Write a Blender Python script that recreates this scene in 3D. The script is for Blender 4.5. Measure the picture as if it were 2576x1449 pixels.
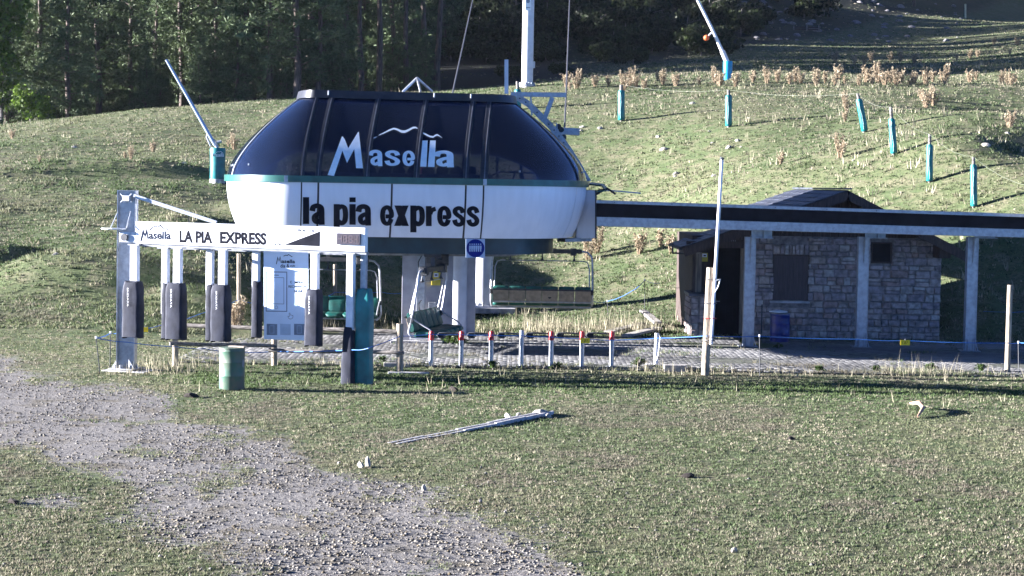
import bpy, bmesh, math, random
import numpy as np
from mathutils import Vector, Matrix

for o in list(bpy.data.objects):
    bpy.data.objects.remove(o, do_unlink=True)
scene = bpy.context.scene
COL = scene.collection
R = math.radians

# ---------------------------------------------------------------- camera
# picture coordinates u, v are those of a 2576 x 1449 copy of the photograph
FPX, CAMZ, VHOR, ROLL = 5000.0, 4.65, 465.0, 0.0173
PITCH = math.atan((724.5 - VHOR) / FPX)
C0 = Vector((0, 0, CAMZ))
_f = Vector((0, math.cos(PITCH), -math.sin(PITCH)))
_r = Vector((1, 0, 0))
_u = Vector((0, math.sin(PITCH), math.cos(PITCH)))
CA = _r * math.cos(ROLL) + _u * math.sin(ROLL)
CB = -_r * math.sin(ROLL) + _u * math.cos(ROLL)
cam_d = bpy.data.cameras.new('camera')
cam_d.sensor_width = 36.0
cam_d.lens = 36.0 * FPX / 2576.0
cam_d.clip_start = 0.5
cam_d.clip_end = 3000.0
cam = bpy.data.objects.new('camera', cam_d)
COL.objects.link(cam)
m = Matrix.Identity(4)
for i in range(3):
    m[i][0] = CA[i]; m[i][1] = CB[i]; m[i][2] = -_f[i]; m[i][3] = C0[i]
cam.matrix_world = m
scene.camera = cam

# ---------------------------------------------------------------- sky, sun, exposure
SUN_EL, SUN_PHI = R(10.5), R(0.0)       # low morning sun from the left
wd = bpy.data.worlds.new('World')
scene.world = wd
wd.use_nodes = True
wn = wd.node_tree.nodes; wl = wd.node_tree.links
wn.clear()
sky = wn.new('ShaderNodeTexSky'); sky.sky_type = 'NISHITA'
sky.sun_disc = False
sky.sun_elevation = SUN_EL
sky.sun_rotation = R(270.0)
sky.altitude = 1700; sky.air_density = 0.27; sky.dust_density = 0.0; sky.ozone_density = 3.0
bg = wn.new('ShaderNodeBackground'); bg.inputs['Strength'].default_value = 0.05
wo = wn.new('ShaderNodeOutputWorld')
wl.new(sky.outputs[0], bg.inputs[0]); wl.new(bg.outputs[0], wo.inputs[0])
sun_d = bpy.data.lights.new('sun', 'SUN'); sun_d.energy = 5.0; sun_d.angle = R(0.5)
sun_d.color = (1.0, 0.93, 0.83)
sun = bpy.data.objects.new('sun', sun_d); COL.objects.link(sun)
sun_dir = Vector((math.cos(SUN_EL) * math.cos(SUN_PHI), math.cos(SUN_EL) * math.sin(SUN_PHI), -math.sin(SUN_EL)))
sun.rotation_euler = sun_dir.to_track_quat('-Z', 'Y').to_euler()
sun.location = (-40, 0, 30)
scene.view_settings.view_transform = 'Standard'
scene.view_settings.look = 'None'
scene.view_settings.gamma = 1.0
scene.view_settings.use_curve_mapping = False
scene.view_settings.exposure = 2.95
scene.view_settings.use_white_balance = True      # the camera's cool balance
scene.view_settings.white_balance_temperature = 5850
scene.view_settings.white_balance_tint = 14

# ---------------------------------------------------------------- pixel -> place helpers
def ray(u, v):
    return _f + CA * ((u - 1288.0) / FPX) + CB * ((724.5 - v) / FPX)

def P(u, v, y):
    d = ray(u, v)
    return C0 + d * (y / d.y)

def G(u, v, z=0.0):
    d = ray(u, v)
    return C0 + d * ((z - CAMZ) / d.z)

def px(y):                                # metres per pixel at depth y
    return y / FPX

class Plane:                              # upright plane through o, running along e (horizontal unit vector)
    def __init__(s, o, e):
        s.o = Vector(o); s.e = Vector((e[0], e[1], 0)).normalized()
        s.n = Vector((s.e.y, -s.e.x, 0))  # towards the camera
    def hit(s, u, v, off=0.0):
        d = ray(u, v)
        oo = s.o + s.n * off
        t = (oo - C0).dot(s.n) / d.dot(s.n)
        return C0 + d * t
    def sz(s, u, v, off=0.0):
        p = s.hit(u, v, off)
        return (p - s.o).dot(s.e), p.z
    def pt(s, a, z, off=0.0):
        p = s.o + s.e * a + s.n * off
        return Vector((p.x, p.y, z))

# ---------------------------------------------------------------- noise
def _hash(ix, iy, seed):
    h = (ix * 374761393 + iy * 668265263 + seed * 1442695041) & 0xFFFFFFFF
    h = ((h ^ (h >> 13)) * 1274126177) & 0xFFFFFFFF
    h = h ^ (h >> 16)
    return (h & 0xFFFF) / 65535.0

def vnoise(x, y, seed=0):
    x = np.asarray(x, float); y = np.asarray(y, float)
    ix = np.floor(x).astype(np.int64); iy = np.floor(y).astype(np.int64)
    fx = x - ix; fy = y - iy
    fx = fx * fx * (3 - 2 * fx); fy = fy * fy * (3 - 2 * fy)
    a = _hash(ix, iy, seed); b = _hash(ix + 1, iy, seed)
    c = _hash(ix, iy + 1, seed); d = _hash(ix + 1, iy + 1, seed)
    return (a * (1 - fx) + b * fx) * (1 - fy) + (c * (1 - fx) + d * fx) * fy

def fbm(x, y, oct=3, seed=0):
    s = 0.0; a = 0.5
    for k in range(oct):
        s = s + a * (vnoise(x, y, seed + 17 * k) - 0.5) * 2
        x = np.asarray(x) * 2.03; y = np.asarray(y) * 2.03; a *= 0.5
    return s

def sstep(a, b, x):
    t = np.clip((np.asarray(x, float) - a) / (b - a), 0, 1)
    return t * t * (3 - 2 * t)

# ---------------------------------------------------------------- terrain height
_cp = []
def cp_px(u, v, y):
    p = P(u, v, y); _cp.append((p.x, p.y, p.z))
def cp(x, y, z): _cp.append((x, y, z))
for y in (-20, 10, 25, 40, 50):
    for t in (-0.9, -0.45, 0, 0.45, 0.9):
        cp(t * max(y, 30), y, 0.0)
for x in (-24, -16, -8, 0, 8, 16, 26):
    cp(x, 57, 0.05)
for x in (-7, -4, 0, 4): cp(x, 66, 0.02)
for x in (-4, -1): cp(x, 74, 0.0)
for x in (6, 12, 15): cp(x, 63, 0.05)
# left slope
for (u, v, y) in ((0, 780, 60), (0, 668, 70), (0, 546, 80), (0, 440, 91), (0, 352, 108), (0, 320, 125),
                  (300, 760, 62), (300, 650, 71), (300, 560, 79), (300, 440, 92), (300, 330, 112), (300, 285, 130),
                  (545, 462, 90), (545, 560, 80), (545, 660, 71), (600, 330, 113), (600, 258, 135),
                  (800, 560, 84), (850, 246, 135), (1000, 236, 135), (1150, 228, 133), (1000, 420, 100), (1000, 640, 79)):
    cp_px(u, v, y)
# right slope
for (u, v, y) in ((1360, 700, 80), (1360, 600, 88), (1560, 560, 90), (1563, 308, 106), (1833, 322, 100), (2173, 335, 95),
                  (2247, 393, 84), (2338, 465, 79), (2450, 527, 75), (1560, 420, 99), (1850, 450, 88),
                  (1325, 219, 122), (1450, 203, 130), (1700, 181, 136), (1830, 203, 122), (1900, 172, 140),
                  (2000, 245, 112), (2300, 240, 112), (2300, 195, 135), (2520, 300, 105), (2570, 190, 130), (2570, 420, 84),
                  (2300, 150, 165), (2570, 110, 185), (2570, 58, 235), (2300, 100, 210), (2050, 150, 165)):
    cp_px(u, v, y)
for (u, v, y, dx, dz_) in ((1563, 308, 106, 5, .65), (1833, 322, 100, 5, .7), (2173, 335, 95, 5, .95), (2247, 393, 84, 4, .85), (2338, 465, 79, 4, .9), (2450, 527, 75, 5, 1.1)):
    q = P(u, v, y); cp(q.x + dx, y, q.z + dz_)
# beyond the crest: a shaded hollow, then the steep wooded side
for (u, v, y) in ((1450, 190, 150), (1700, 163, 165), (1700, 128, 186), (1500, 150, 186), (1500, 0, 225), (1700, 0, 230),
                  (2100, 92, 212), (2100, 0, 250), (2430, 42, 270), (2570, 20, 290), (1200, 200, 165), (1200, 0, 220)):
    cp_px(u, v, y)
cp(-36, 145, 7.0); cp(-45, 180, 12); cp(-60, 230, 28); cp(-24, 152, 9.2); cp(-28, 190, 16); cp(-35, 240, 33)
cp(-8, 160, 11.0); cp(-10, 200, 20); cp(-12, 250, 36); cp(10, 300, 48); cp(50, 300, 42); cp(80, 330, 46)
cp(-80, 300, 45); cp(0, 420, 85); cp(90, 420, 80); cp(-120, 420, 80); cp(160, 420, 80)
cp(-60, 100, 2.5); cp(-70, 140, 3.5); cp(-100, 180, 9); cp(-60, 60, 0); cp(60, 60, 3); cp(45, 90, 9.0); cp(60, 120, 15)
cp(80, 160, 24); cp(100, 220, 32); cp(35, 75, 5.0)
_cp = np.array(_cp)
def _tps_k(r2): return 0.5 * r2 * np.log(r2 + 1e-9)
def _fit():
    n = len(_cp); S = 50.0
    X = _cp[:, :2] / S
    r2 = ((X[:, None] - X[None]) ** 2).sum(-1)
    K = _tps_k(r2) + np.eye(n) * 1e-4
    Pm = np.hstack([np.ones((n, 1)), X])
    A = np.zeros((n + 3, n + 3)); A[:n, :n] = K; A[:n, n:] = Pm; A[n:, :n] = Pm.T
    b = np.zeros(n + 3); b[:n] = _cp[:, 2]
    return X, np.linalg.solve(A, b), S
_X, _wts, _S = _fit()
def terr(x, y):
    x = np.asarray(x, float); y = np.asarray(y, float)
    shp = x.shape; xf = x.ravel() / _S; yf = y.ravel() / _S
    out = np.empty(xf.size)
    for i in range(0, xf.size, 20000):
        a = xf[i:i + 20000]; b = yf[i:i + 20000]
        r2 = (a[:, None] - _X[None, :, 0]) ** 2 + (b[:, None] - _X[None, :, 1]) ** 2
        out[i:i + 20000] = _tps_k(r2) @ _wts[:-3] + _wts[-3] + _wts[-2] * a + _wts[-1] * b
    z = out.reshape(shp)
    pave = sstep(-10, -8.5, x) * (1 - sstep(62, 64, y)) * sstep(48.6, 49.8, y)
    hill = sstep(52, 64, y)
    left = 1 - sstep(-9.5, -7, x)
    h2 = np.maximum(hill, left * sstep(50, 60, y) * 0.9)
    z = z * h2
    z = z + hill * (0.16 * fbm(x / 7, y / 9, 3, 3) + 0.07 * fbm(x / 1.9, y / 1.9, 2, 9) * (1 - 0.6 * sstep(140, 200, y)))
    z = z + (1 - hill) * (1 - pave) * (0.035 * fbm(x / 3.5, y / 3.5, 2, 5) + 0.012 * fbm(x / .6, y / .6, 2, 6))
    # knolls and ledges on the left slope whose right-hand sides drop into shade
    for (kx, ky, rx, ry, hh) in ((-13.2, 66, 4.4, 2.4, .95), (-9.4, 64.5, 2.6, 2.2, .65), (-19, 71, 4, 2.2, .5), (-12.5, 78, 2.2, 2.6, .45),
                                 (-17, 92, 6, 1.2, .35), (-10.5, 84, 2.0, 2.0, .4), (15.5, 66, 2.0, 3.0, .4)):
        q = ((x - kx) / np.where(x > kx, rx * .42, rx)) ** 2 + ((y - ky) / ry) ** 2
        z = z + hh * np.exp(-q * q) * (1 - pave)
    # a worn ledge across the left slope
    ledge = 91 + (x + 15) * 0.15
    z = z + 0.28 * sstep(ledge - .5, ledge + .5, y) * (1 - sstep(ledge + 2, ledge + 9, y)) * (1 - sstep(-9, -5, x))
    # the ditch with the concrete channel, and the hollow in front of the paving on the right
    return z

def T(u, v, ymin=30.0, ymax=420.0):
    d = ray(u, v); ys = np.arange(ymin, ymax, 0.4); t = ys / d.y
    X = d.x * t; Z = CAMZ + d.z * t
    g = terr(X, ys)
    k = np.where(Z <= g)[0]
    i = int(k[0]) if len(k) else len(ys) - 1
    return Vector((float(X[i]), float(ys[i]), float(terr(X[i:i + 1], ys[i:i + 1])[0])))

def zat(x, y):
    return float(terr(np.array([x]), np.array([y]))[0])

# ---------------------------------------------------------------- mesh helpers
WL = {}
class MB:
    def __init__(s): s.v = []; s.f = []
    def add(s, vs, fs):
        b = len(s.v); s.v += [tuple(q) for q in vs]; s.f += [tuple(b + i for i in f) for f in fs]
        return s
    def hexa(s, p):                       # 8 points: bottom 4 (ccw), top 4
        return s.add(p, [(3, 2, 1, 0), (4, 5, 6, 7), (0, 1, 5, 4), (1, 2, 6, 5), (2, 3, 7, 6), (3, 0, 4, 7)])
    def box(s, c, size, rz=0.0):
        cx, cy, cz = c; sx, sy, sz = (q / 2 for q in size); cr, sr = math.cos(rz), math.sin(rz)
        pts = []
        for dz in (-sz, sz):
            for (dx, dy) in ((-sx, -sy), (sx, -sy), (sx, sy), (-sx, sy)):
                pts.append((cx + dx * cr - dy * sr, cy + dx * sr + dy * cr, cz + dz))
        return s.hexa(pts)
    def bar(s, a, b, w, h, up=(0, 0, 1)):  # square bar from a to b, w sideways, h along up
        a = Vector(a); b = Vector(b); d = (b - a).normalized(); up = Vector(up)
        if abs(d.dot(up)) > 0.98: up = Vector((0, 1, 0))
        x = d.cross(up).normalized(); z = x.cross(d).normalized()
        x *= w / 2; z *= h / 2
        return s.hexa([a - x - z, a + x - z, b + x - z, b - x - z, a - x + z, a + x + z, b + x + z, b - x + z])
    def tube(s, pts, r, n=10, cap=True):
        pts = [Vector(q) for q in pts]; rs = r if isinstance(r, (list, tuple)) else [r] * len(pts)
        b0 = len(s.v); prev = None
        for i, p in enumerate(pts):
            d = ((pts[min(i + 1, len(pts) - 1)] - pts[max(i - 1, 0)])).normalized()
            if prev is None:
                a = Vector((0, 0, 1)) if abs(d.z) < .9 else Vector((0, 1, 0))
                x = d.cross(a).normalized()
            else:
                x = (prev - d * prev.dot(d)).normalized()
            prev = x; y = d.cross(x)
            for k in range(n):
                t = 2 * math.pi * k / n
                s.v.append(tuple(p + (x * math.cos(t) + y * math.sin(t)) * rs[i]))
        for i in range(len(pts) - 1):
            for k in range(n):
                a = b0 + i * n + k; b = b0 + i * n + (k + 1) % n
                s.f.append((a, b, b + n, a + n))
        if cap:
            s.f.append(tuple(b0 + k for k in reversed(range(n))))
            e = b0 + (len(pts) - 1) * n
            s.f.append(tuple(e + k for k in range(n)))
        return s
    def lathe(s, prof, c=(0, 0, 0), n=24):
        b0 = len(s.v)
        for (r, z) in prof:
            for k in range(n):
                t = 2 * math.pi * k / n
                s.v.append((c[0] + r * math.cos(t), c[1] + r * math.sin(t), c[2] + z))
        for i in range(len(prof) - 1):
            for k in range(n):
                a = b0 + i * n + k; b = b0 + i * n + (k + 1) % n
                s.f.append((a, b, b + n, a + n))
        s.f.append(tuple(b0 + k for k in reversed(range(n))))
        e = b0 + (len(prof) - 1) * n
        s.f.append(tuple(e + k for k in range(n)))
        return s
    def shell(s, out, inn):               # two grids of points -> closed slab
        nr, nc = len(out), len(out[0]); b = len(s.v)
        for g in (out, inn):
            for row in g:
                s.v += [tuple(q) for q in row]
        N = nr * nc
        I = lambda g, i, j: b + g * N + i * nc + j
        for i in range(nr - 1):
            for j in range(nc - 1):
                s.f.append((I(0, i, j), I(0, i, j + 1), I(0, i + 1, j + 1), I(0, i + 1, j)))
                s.f.append((I(1, i, j), I(1, i + 1, j), I(1, i + 1, j + 1), I(1, i, j + 1)))
        for j in range(nc - 1):
            s.f.append((I(0, 0, j + 1), I(0, 0, j), I(1, 0, j), I(1, 0, j + 1)))
            s.f.append((I(0, nr - 1, j), I(0, nr - 1, j + 1), I(1, nr - 1, j + 1), I(1, nr - 1, j)))
        for i in range(nr - 1):
            s.f.append((I(0, i, 0), I(0, i + 1, 0), I(1, i + 1, 0), I(1, i, 0)))
            s.f.append((I(0, i + 1, nc - 1), I(0, i, nc - 1), I(1, i, nc - 1), I(1, i + 1, nc - 1)))
        return s
    def build(s, name, mat, parent=None, smooth=None, bevel=0.0, origin=None):
        org = Vector(origin) if origin is not None else (WL[parent] if parent else Vector((0, 0, 0)))
        me = bpy.data.meshes.new(name)
        me.from_pydata([tuple(Vector(q) - org) for q in s.v], [], s.f)
        bm = bmesh.new(); bm.from_mesh(me)
        if bevel:
            bmesh.ops.recalc_face_normals(bm, faces=bm.faces[:])
            bmesh.ops.bevel(bm, geom=bm.edges[:], offset=bevel, segments=2, affect='EDGES', profile=.6)
        bmesh.ops.recalc_face_normals(bm, faces=bm.faces[:])
        bm.to_mesh(me); bm.free()
        return mesh_obj(name, me, mat, parent, smooth, org)

def mesh_obj(name, me, mat, parent=None, smooth=None, org=None):
    if mat is not None and not me.materials: me.materials.append(mat)
    if smooth:
        me.polygons.foreach_set('use_smooth', [True] * len(me.polygons))
        me.set_sharp_from_angle(angle=R(smooth))
    o = bpy.data.objects.new(name, me); COL.objects.link(o)
    org = org if org is not None else Vector((0, 0, 0))
    if parent:
        o.parent = parent
        o.location = org - WL[parent]
    else:
        o.location = org
    WL[o] = Vector(org)
    return o

def tag(o, label=None, cat=None, group=None, kind=None):
    if label: o['label'] = label
    if cat: o['category'] = cat
    if group: o['group'] = group
    if kind: o['kind'] = kind
    return o

def thing(name, label, cat, loc=(0, 0, 0), group=None):
    o = bpy.data.objects.new(name, None); COL.objects.link(o)
    o.empty_display_size = .2
    o.location = loc; WL[o] = Vector(loc)
    return tag(o, label, cat, group)

def copy_tree(o, parent=None):
    c = o.copy(); COL.objects.link(c); c.parent = parent
    for ch in o.children: copy_tree(ch, c)
    return c

def np_mesh(name, V, Fc, mat, cols=None, nverts=3):
    me = bpy.data.meshes.new(name)
    nv, nf = len(V), len(Fc)
    me.vertices.add(nv); me.vertices.foreach_set('co', np.asarray(V, np.float32).ravel())
    me.loops.add(nf * nverts); me.loops.foreach_set('vertex_index', np.asarray(Fc, np.int32).ravel())
    me.polygons.add(nf)
    me.polygons.foreach_set('loop_start', np.arange(0, nf * nverts, nverts, dtype=np.int32))
    me.update(calc_edges=True)
    if cols is not None:
        a = me.attributes.new('tint', 'FLOAT_COLOR', 'POINT')
        c4 = np.ones((nv, 4), np.float32); c4[:, :3] = cols
        a.data.foreach_set('color', c4.ravel())
    me.materials.append(mat)
    return me

# ---------------------------------------------------------------- materials
MAT = {}
def nmat(name, col, rough=.5, metal=0.0, var=.12, scale=6.0, bump=0.0, bscale=40.0, col2=None, spec=.5, coat=0.0, streak=None):
    m = bpy.data.materials.new(name); m.use_nodes = True
    n = m.node_tree.nodes; l = m.node_tree.links
    b = n['Principled BSDF']
    b.inputs['Roughness'].default_value = rough; b.inputs['Metallic'].default_value = metal
    b.inputs['Specular IOR Level'].default_value = spec
    b.inputs['Coat Weight'].default_value = coat
    tc = n.new('ShaderNodeTexCoord'); mp = n.new('ShaderNodeMapping')
    if streak: mp.inputs['Scale'].default_value = streak
    l.new(tc.outputs['Object'], mp.inputs[0])
    ns = n.new('ShaderNodeTexNoise'); ns.inputs['Scale'].default_value = scale; ns.inputs['Detail'].default_value = 5
    l.new(mp.outputs[0], ns.inputs['Vector'])
    mix = n.new('ShaderNodeMix'); mix.data_type = 'RGBA'
    c2 = col2 if col2 else tuple(max(0, c * (1 - 2.2 * var)) for c in col)
    c1 = col if col2 else tuple(min(1, c * (1 + var)) for c in col)
    mix.inputs[6].default_value = (*c1, 1); mix.inputs[7].default_value = (*c2, 1)
    rp = n.new('ShaderNodeValToRGB'); rp.color_ramp.elements[0].position = .36; rp.color_ramp.elements[1].position = .66
    l.new(ns.outputs['Fac'], rp.inputs[0]); l.new(rp.outputs[0], mix.inputs[0])
    l.new(mix.outputs[2], b.inputs['Base Color'])
    mr = n.new('ShaderNodeMapRange'); mr.inputs[3].default_value = max(.02, rough - .08); mr.inputs[4].default_value = min(1, rough + .12)
    l.new(ns.outputs['Fac'], mr.inputs[0]); l.new(mr.outputs[0], b.inputs['Roughness'])
    if bump:
        n2 = n.new('ShaderNodeTexNoise'); n2.inputs['Scale'].default_value = bscale; n2.inputs['Detail'].default_value = 4
        l.new(mp.outputs[0], n2.inputs['Vector'])
        bp = n.new('ShaderNodeBump'); bp.inputs['Strength'].default_value = bump; bp.inputs['Distance'].default_value = .02
        l.new(n2.outputs['Fac'], bp.inputs['Height']); l.new(bp.outputs[0], b.inputs['Normal'])
    MAT[name] = m
    return m

def tintmat(name, rough=.8, translucent=0.0, spec=.3):
    m = bpy.data.materials.new(name); m.use_nodes = True
    n = m.node_tree.nodes; l = m.node_tree.links; b = n['Principled BSDF']
    a = n.new('ShaderNodeAttribute'); a.attribute_name = 'tint'
    l.new(a.outputs['Color'], b.inputs['Base Color'])
    b.inputs['Roughness'].default_value = rough; b.inputs['Specular IOR Level'].default_value = spec
    if translucent:
        tr = n.new('ShaderNodeBsdfTranslucent'); mx = n.new('ShaderNodeMixShader'); mx.inputs[0].default_value = translucent
        l.new(a.outputs['Color'], tr.inputs[0])
        l.new(b.outputs[0], mx.inputs[1]); l.new(tr.outputs[0], mx.inputs[2])
        l.new(mx.outputs[0], n['Material Output'].inputs[0])
    MAT[name] = m
    return m

nmat('galv', (.37, .39, .42), .42, .6, .10, 9, .05, 60, spec=.5)
nmat('galv_dull', (.22, .23, .25), .5, .5, .14, 5, .05, 60)
nmat('white_paint', (.72, .74, .79), .32, 0, .022, 2.0, coat=.2, streak=(2.5, 2.5, .35))
nmat('sign_white', (.80, .81, .82), .35, 0, .03, 3)
nmat('column_white', (.58, .59, .63), .35, 0, .06, 3)
nmat('column_grey', (.34, .34, .38), .45, .2, .08, 3)
nmat('tube_white', (.72, .74, .80), .35, 0, .06, 4)
nmat('green_paint', (.012, .085, .070), .35, 0, .12, 4)
nmat('green_dark', (.008, .030, .036), .4, 0, .15, 3)
nmat('dark_trim', (.022, .023, .030), .4, 0, .15, 5)
nmat('mullion_dark', (.030, .032, .042), .42, .2, .12, 5)
nmat('seal_light', (.16, .17, .20), .35, .4, .1, 5)
nmat('black_ink', (.010, .011, .018), .85, 0, .1, 4, spec=.1)
nmat('navy_ink', (.010, .016, .035), .85, 0, .1, 4, spec=.1)
nmat('grey_ink', (.20, .24, .32), .85, 0, .1, 4, spec=.1)
nmat('pale_blue_ink', (.40, .50, .66), .85, 0, .05, 4, spec=.1)
nmat('blue_ink', (.012, .022, .20), .85, 0, .08, 4, spec=.1)
nmat('logo_white', (.80, .86, .88), .4, 0, .04, 6)
nmat('teal_pvc', (.004, .155, .165), .42, 0, .16, 3, .25, 7)
nmat('teal_lace', (.55, .60, .60), .6, 0, .1, 9)
nmat('grey_pvc', (.018, .021, .036), .65, 0, .16, 4, .3, 6, spec=.2)
nmat('wood_post', (.36, .30, .22), .8, 0, .25, 5, .4, 30, streak=(6, 6, .6))
nmat('wood_rail', (.20, .18, .16), .85, 0, .3, 5, .4, 30, streak=(.6, 6, 6))
nmat('wood_brown', (.050, .032, .026), .7, 0, .25, 5, .3, 30, streak=(5, 5, .6))
nmat('wood_pale', (.26, .21, .16), .75, 0, .2, 5, .3, 30, streak=(6, 6, .5))
nmat('door_dark', (.008, .008, .012), .75, 0, .2, 4, spec=.2)
nmat('shutter', (.052, .038, .042), .6, 0, .2, 6, .2, 20, streak=(9, 9, .6))
nmat('red_paint', (.42, .012, .012), .38, 0, .12, 6)
nmat('red_machine', (.35, .012, .02), .4, 0, .1, 6)
nmat('yellow_tag', (.85, .62, .01), .5, 0, .08, 6)
nmat('yellow_box', (.62, .50, .04), .5, 0, .12, 6)
nmat('blue_drum', (.015, .028, .17), .35, 0, .18, 5, .1, 12)
nmat('drum_green', (.045, .125, .080), .5, 0, .2, 3.2, .15, 9, col2=(.13, .12, .09))
nmat('rust', (.11, .055, .035), .8, 0, .3, 8, .3, 30)
nmat('concrete', (.46, .45, .45), .85, 0, .15, 5, .4, 40)
nmat('concrete_pale', (.40, .37, .33), .85, 0, .18, 5, .5, 30)
nmat('slate', (.055, .062, .085), .45, 0, .25, 4, .3, 30)
nmat('mortar', (.21, .185, .18), .9, 0, .2, 8, .4, 60)
nmat('rope_blue', (.03, .14, .45), .6, 0, .1, 30)
nmat('rope_pale', (.26, .28, .22), .7, 0, .1, 30)
nmat('steel_rope', (.10, .10, .11), .5, .6, .1, 30)
nmat('chair_green', (.006, .085, .070), .5, 0, .15, 4, .25, 9)
nmat('chair_back', (.30, .25, .20), .6, 0, .12, 7)
nmat('chair_steel', (.46, .47, .50), .38, .6, .1, 8)
nmat('chair_dark', (.045, .048, .055), .5, .2, .15, 8)
nmat('rubber', (.012, .012, .014), .7, 0, .1, 8)
nmat('led_case', (.035, .028, .040), .4, 0, .1, 8)
nmat('led_digit', (.075, .05, .06), .5, 0, .1, 8)
nmat('lance_blue', (.42, .50, .62), .3, .4, .08, 8)
nmat('lance_white', (.78, .74, .74), .35, 0, .05, 8)
nmat('lance_cover', (.02, .30, .55), .4, 0, .1, 4)
nmat('orange_ball', (.75, .13, .03), .5, 0, .08, 6)
nmat('bark', (.10, .075, .062), .9, 0, .3, 5, .6, 30, streak=(3, 3, .4))
nmat('bark_grey', (.16, .14, .13), .9, 0, .3, 5, .6, 30, streak=(3, 3, .4))
nmat('rock', (.20, .19, .19), .85, 0, .2, 3, .5, 12)
nmat('rock_pale', (.38, .35, .30), .85, 0, .15, 3, .5, 12)
nmat('clod', (.030, .022, .017), .95, 0, .3, 9, .7, 40)
nmat('bone_wood', (.40, .26, .17), .8, 0, .25, 9, .3, 40)
tintmat('grass_blade', .75, .35)
tintmat('needles', .7, .22)
tintmat('leafy', .6, .4)
tintmat('dry_plant', .85, .25)
tintmat('stones', .9)
tintmat('pavers', .85)

def stone_mat(name, c):
    return nmat(name, c, .85, 0, .22, 7, .6, 22)
STONES = [stone_mat('stone_%d' % i, c) for i, c in enumerate(
    [(.32, .265, .25), (.28, .235, .235), (.36, .30, .27), (.31, .225, .20), (.26, .22, .225), (.34, .28, .24), (.39, .35, .32)])]

# smoked glass of the station's dome
def glass_mat():
    m = bpy.data.materials.new('smoked_glass'); m.use_nodes = True
    n = m.node_tree.nodes; l = m.node_tree.links; n.clear()
    out = n.new('ShaderNodeOutputMaterial')
    tr = n.new('ShaderNodeBsdfTransparent'); tr.inputs[0].default_value = (.40, .43, .56, 1)
    gl = n.new('ShaderNodeBsdfGlossy'); gl.inputs['Roughness'].default_value = .06; gl.inputs[0].default_value = (.9, .92, 1, 1)
    df = n.new('ShaderNodeBsdfDiffuse'); df.inputs[0].default_value = (.016, .026, .062, 1)
    fr = n.new('ShaderNodeFresnel'); fr.inputs[0].default_value = 1.5
    ns = n.new('ShaderNodeTexNoise'); ns.inputs['Scale'].default_value = .9; ns.inputs['Detail'].default_value = 3
    bp = n.new('ShaderNodeBump'); bp.inputs['Strength'].default_value = .05; bp.inputs['Distance'].default_value = .2
    l.new(ns.outputs[0], bp.inputs['Height'])
    for q in (gl, fr): l.new(bp.outputs[0], q.inputs['Normal'])
    a = n.new('ShaderNodeMixShader'); a.inputs[0].default_value = .30
    b = n.new('ShaderNodeMixShader')
    l.new(tr.outputs[0], a.inputs[1]); l.new(df.outputs[0], a.inputs[2])
    l.new(fr.outputs[0], b.inputs[0]); l.new(a.outputs[0], b.inputs[1]); l.new(gl.outputs[0], b.inputs[2])
    l.new(b.outputs[0], out.inputs[0])
    MAT['smoked_glass'] = m
glass_mat()

# ---------------------------------------------------------------- lettering (pixel outlines laid on a surface)
def text_polys(txt, bold=0.0, shear=0.0):
    cu = bpy.data.curves.new('lettering', 'FONT'); cu.body = txt; cu.size = 1.0
    cu.offset = bold; cu.fill_mode = 'FRONT'; cu.resolution_u = 3; cu.shear = shear
    ob = bpy.data.objects.new('lettering', cu); COL.objects.link(ob)
    dg = bpy.context.evaluated_depsgraph_get()
    me = bpy.data.meshes.new_from_object(ob.evaluated_get(dg))
    bpy.data.objects.remove(ob, do_unlink=True); bpy.data.curves.remove(cu)
    return me

def lay_bm(bm, name, mat, mapfn, parent, rows=None):
    if rows:
        for v in rows:
            bmesh.ops.bisect_plane(bm, geom=bm.verts[:] + bm.edges[:] + bm.faces[:], plane_co=(0, v, 0), plane_no=(0, 1, 0))
    bmesh.ops.triangulate(bm, faces=bm.faces[:])
    org = WL[parent]
    for q in bm.verts:
        q.co = mapfn(q.co.x, q.co.y) - org
    bmesh.ops.recalc_face_normals(bm, faces=bm.faces[:])
    me = bpy.data.meshes.new(name); bm.to_mesh(me); bm.free()
    return mesh_obj(name, me, mat, parent, None, org)

def text_px(txt, box, mapfn, mat, parent, name='lettering', bold=0.0, rows=None, rot=False, skew=0.0):
    """box = u0, v0 (top), u1, v1 (bottom) of the ink in the photograph; skew = v drop per u"""
    me = text_polys(txt, bold)
    bm = bmesh.new(); bm.from_mesh(me); bpy.data.meshes.remove(me)
    if rot:
        for q in bm.verts: q.co = Vector((-q.co.y, q.co.x, 0)) if rot == 'up' else Vector((q.co.y, -q.co.x, 0))
    xs = [q.co.x for q in bm.verts]; ys = [q.co.y for q in bm.verts]
    x0, x1, y0, y1 = min(xs), max(xs), min(ys), max(ys)
    u0, v0, u1, v1 = box
    for q in bm.verts:
        a = (q.co.x - x0) / (x1 - x0); b = (q.co.y - y0) / (y1 - y0)
        u = u0 + a * (u1 - u0)
        q.co = Vector((u, v1 - b * (v1 - v0) + skew * (u - u0), 0))
    return lay_bm(bm, name, MAT[mat], mapfn, parent, rows)

def poly_px(polys, mapfn, mat, parent, name, rows=None):
    bm = bmesh.new()
    for pl in polys:
        bm.faces.new([bm.verts.new((a, b, 0)) for a, b in pl])
    return lay_bm(bm, name, MAT[mat], mapfn, parent, rows)

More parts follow.
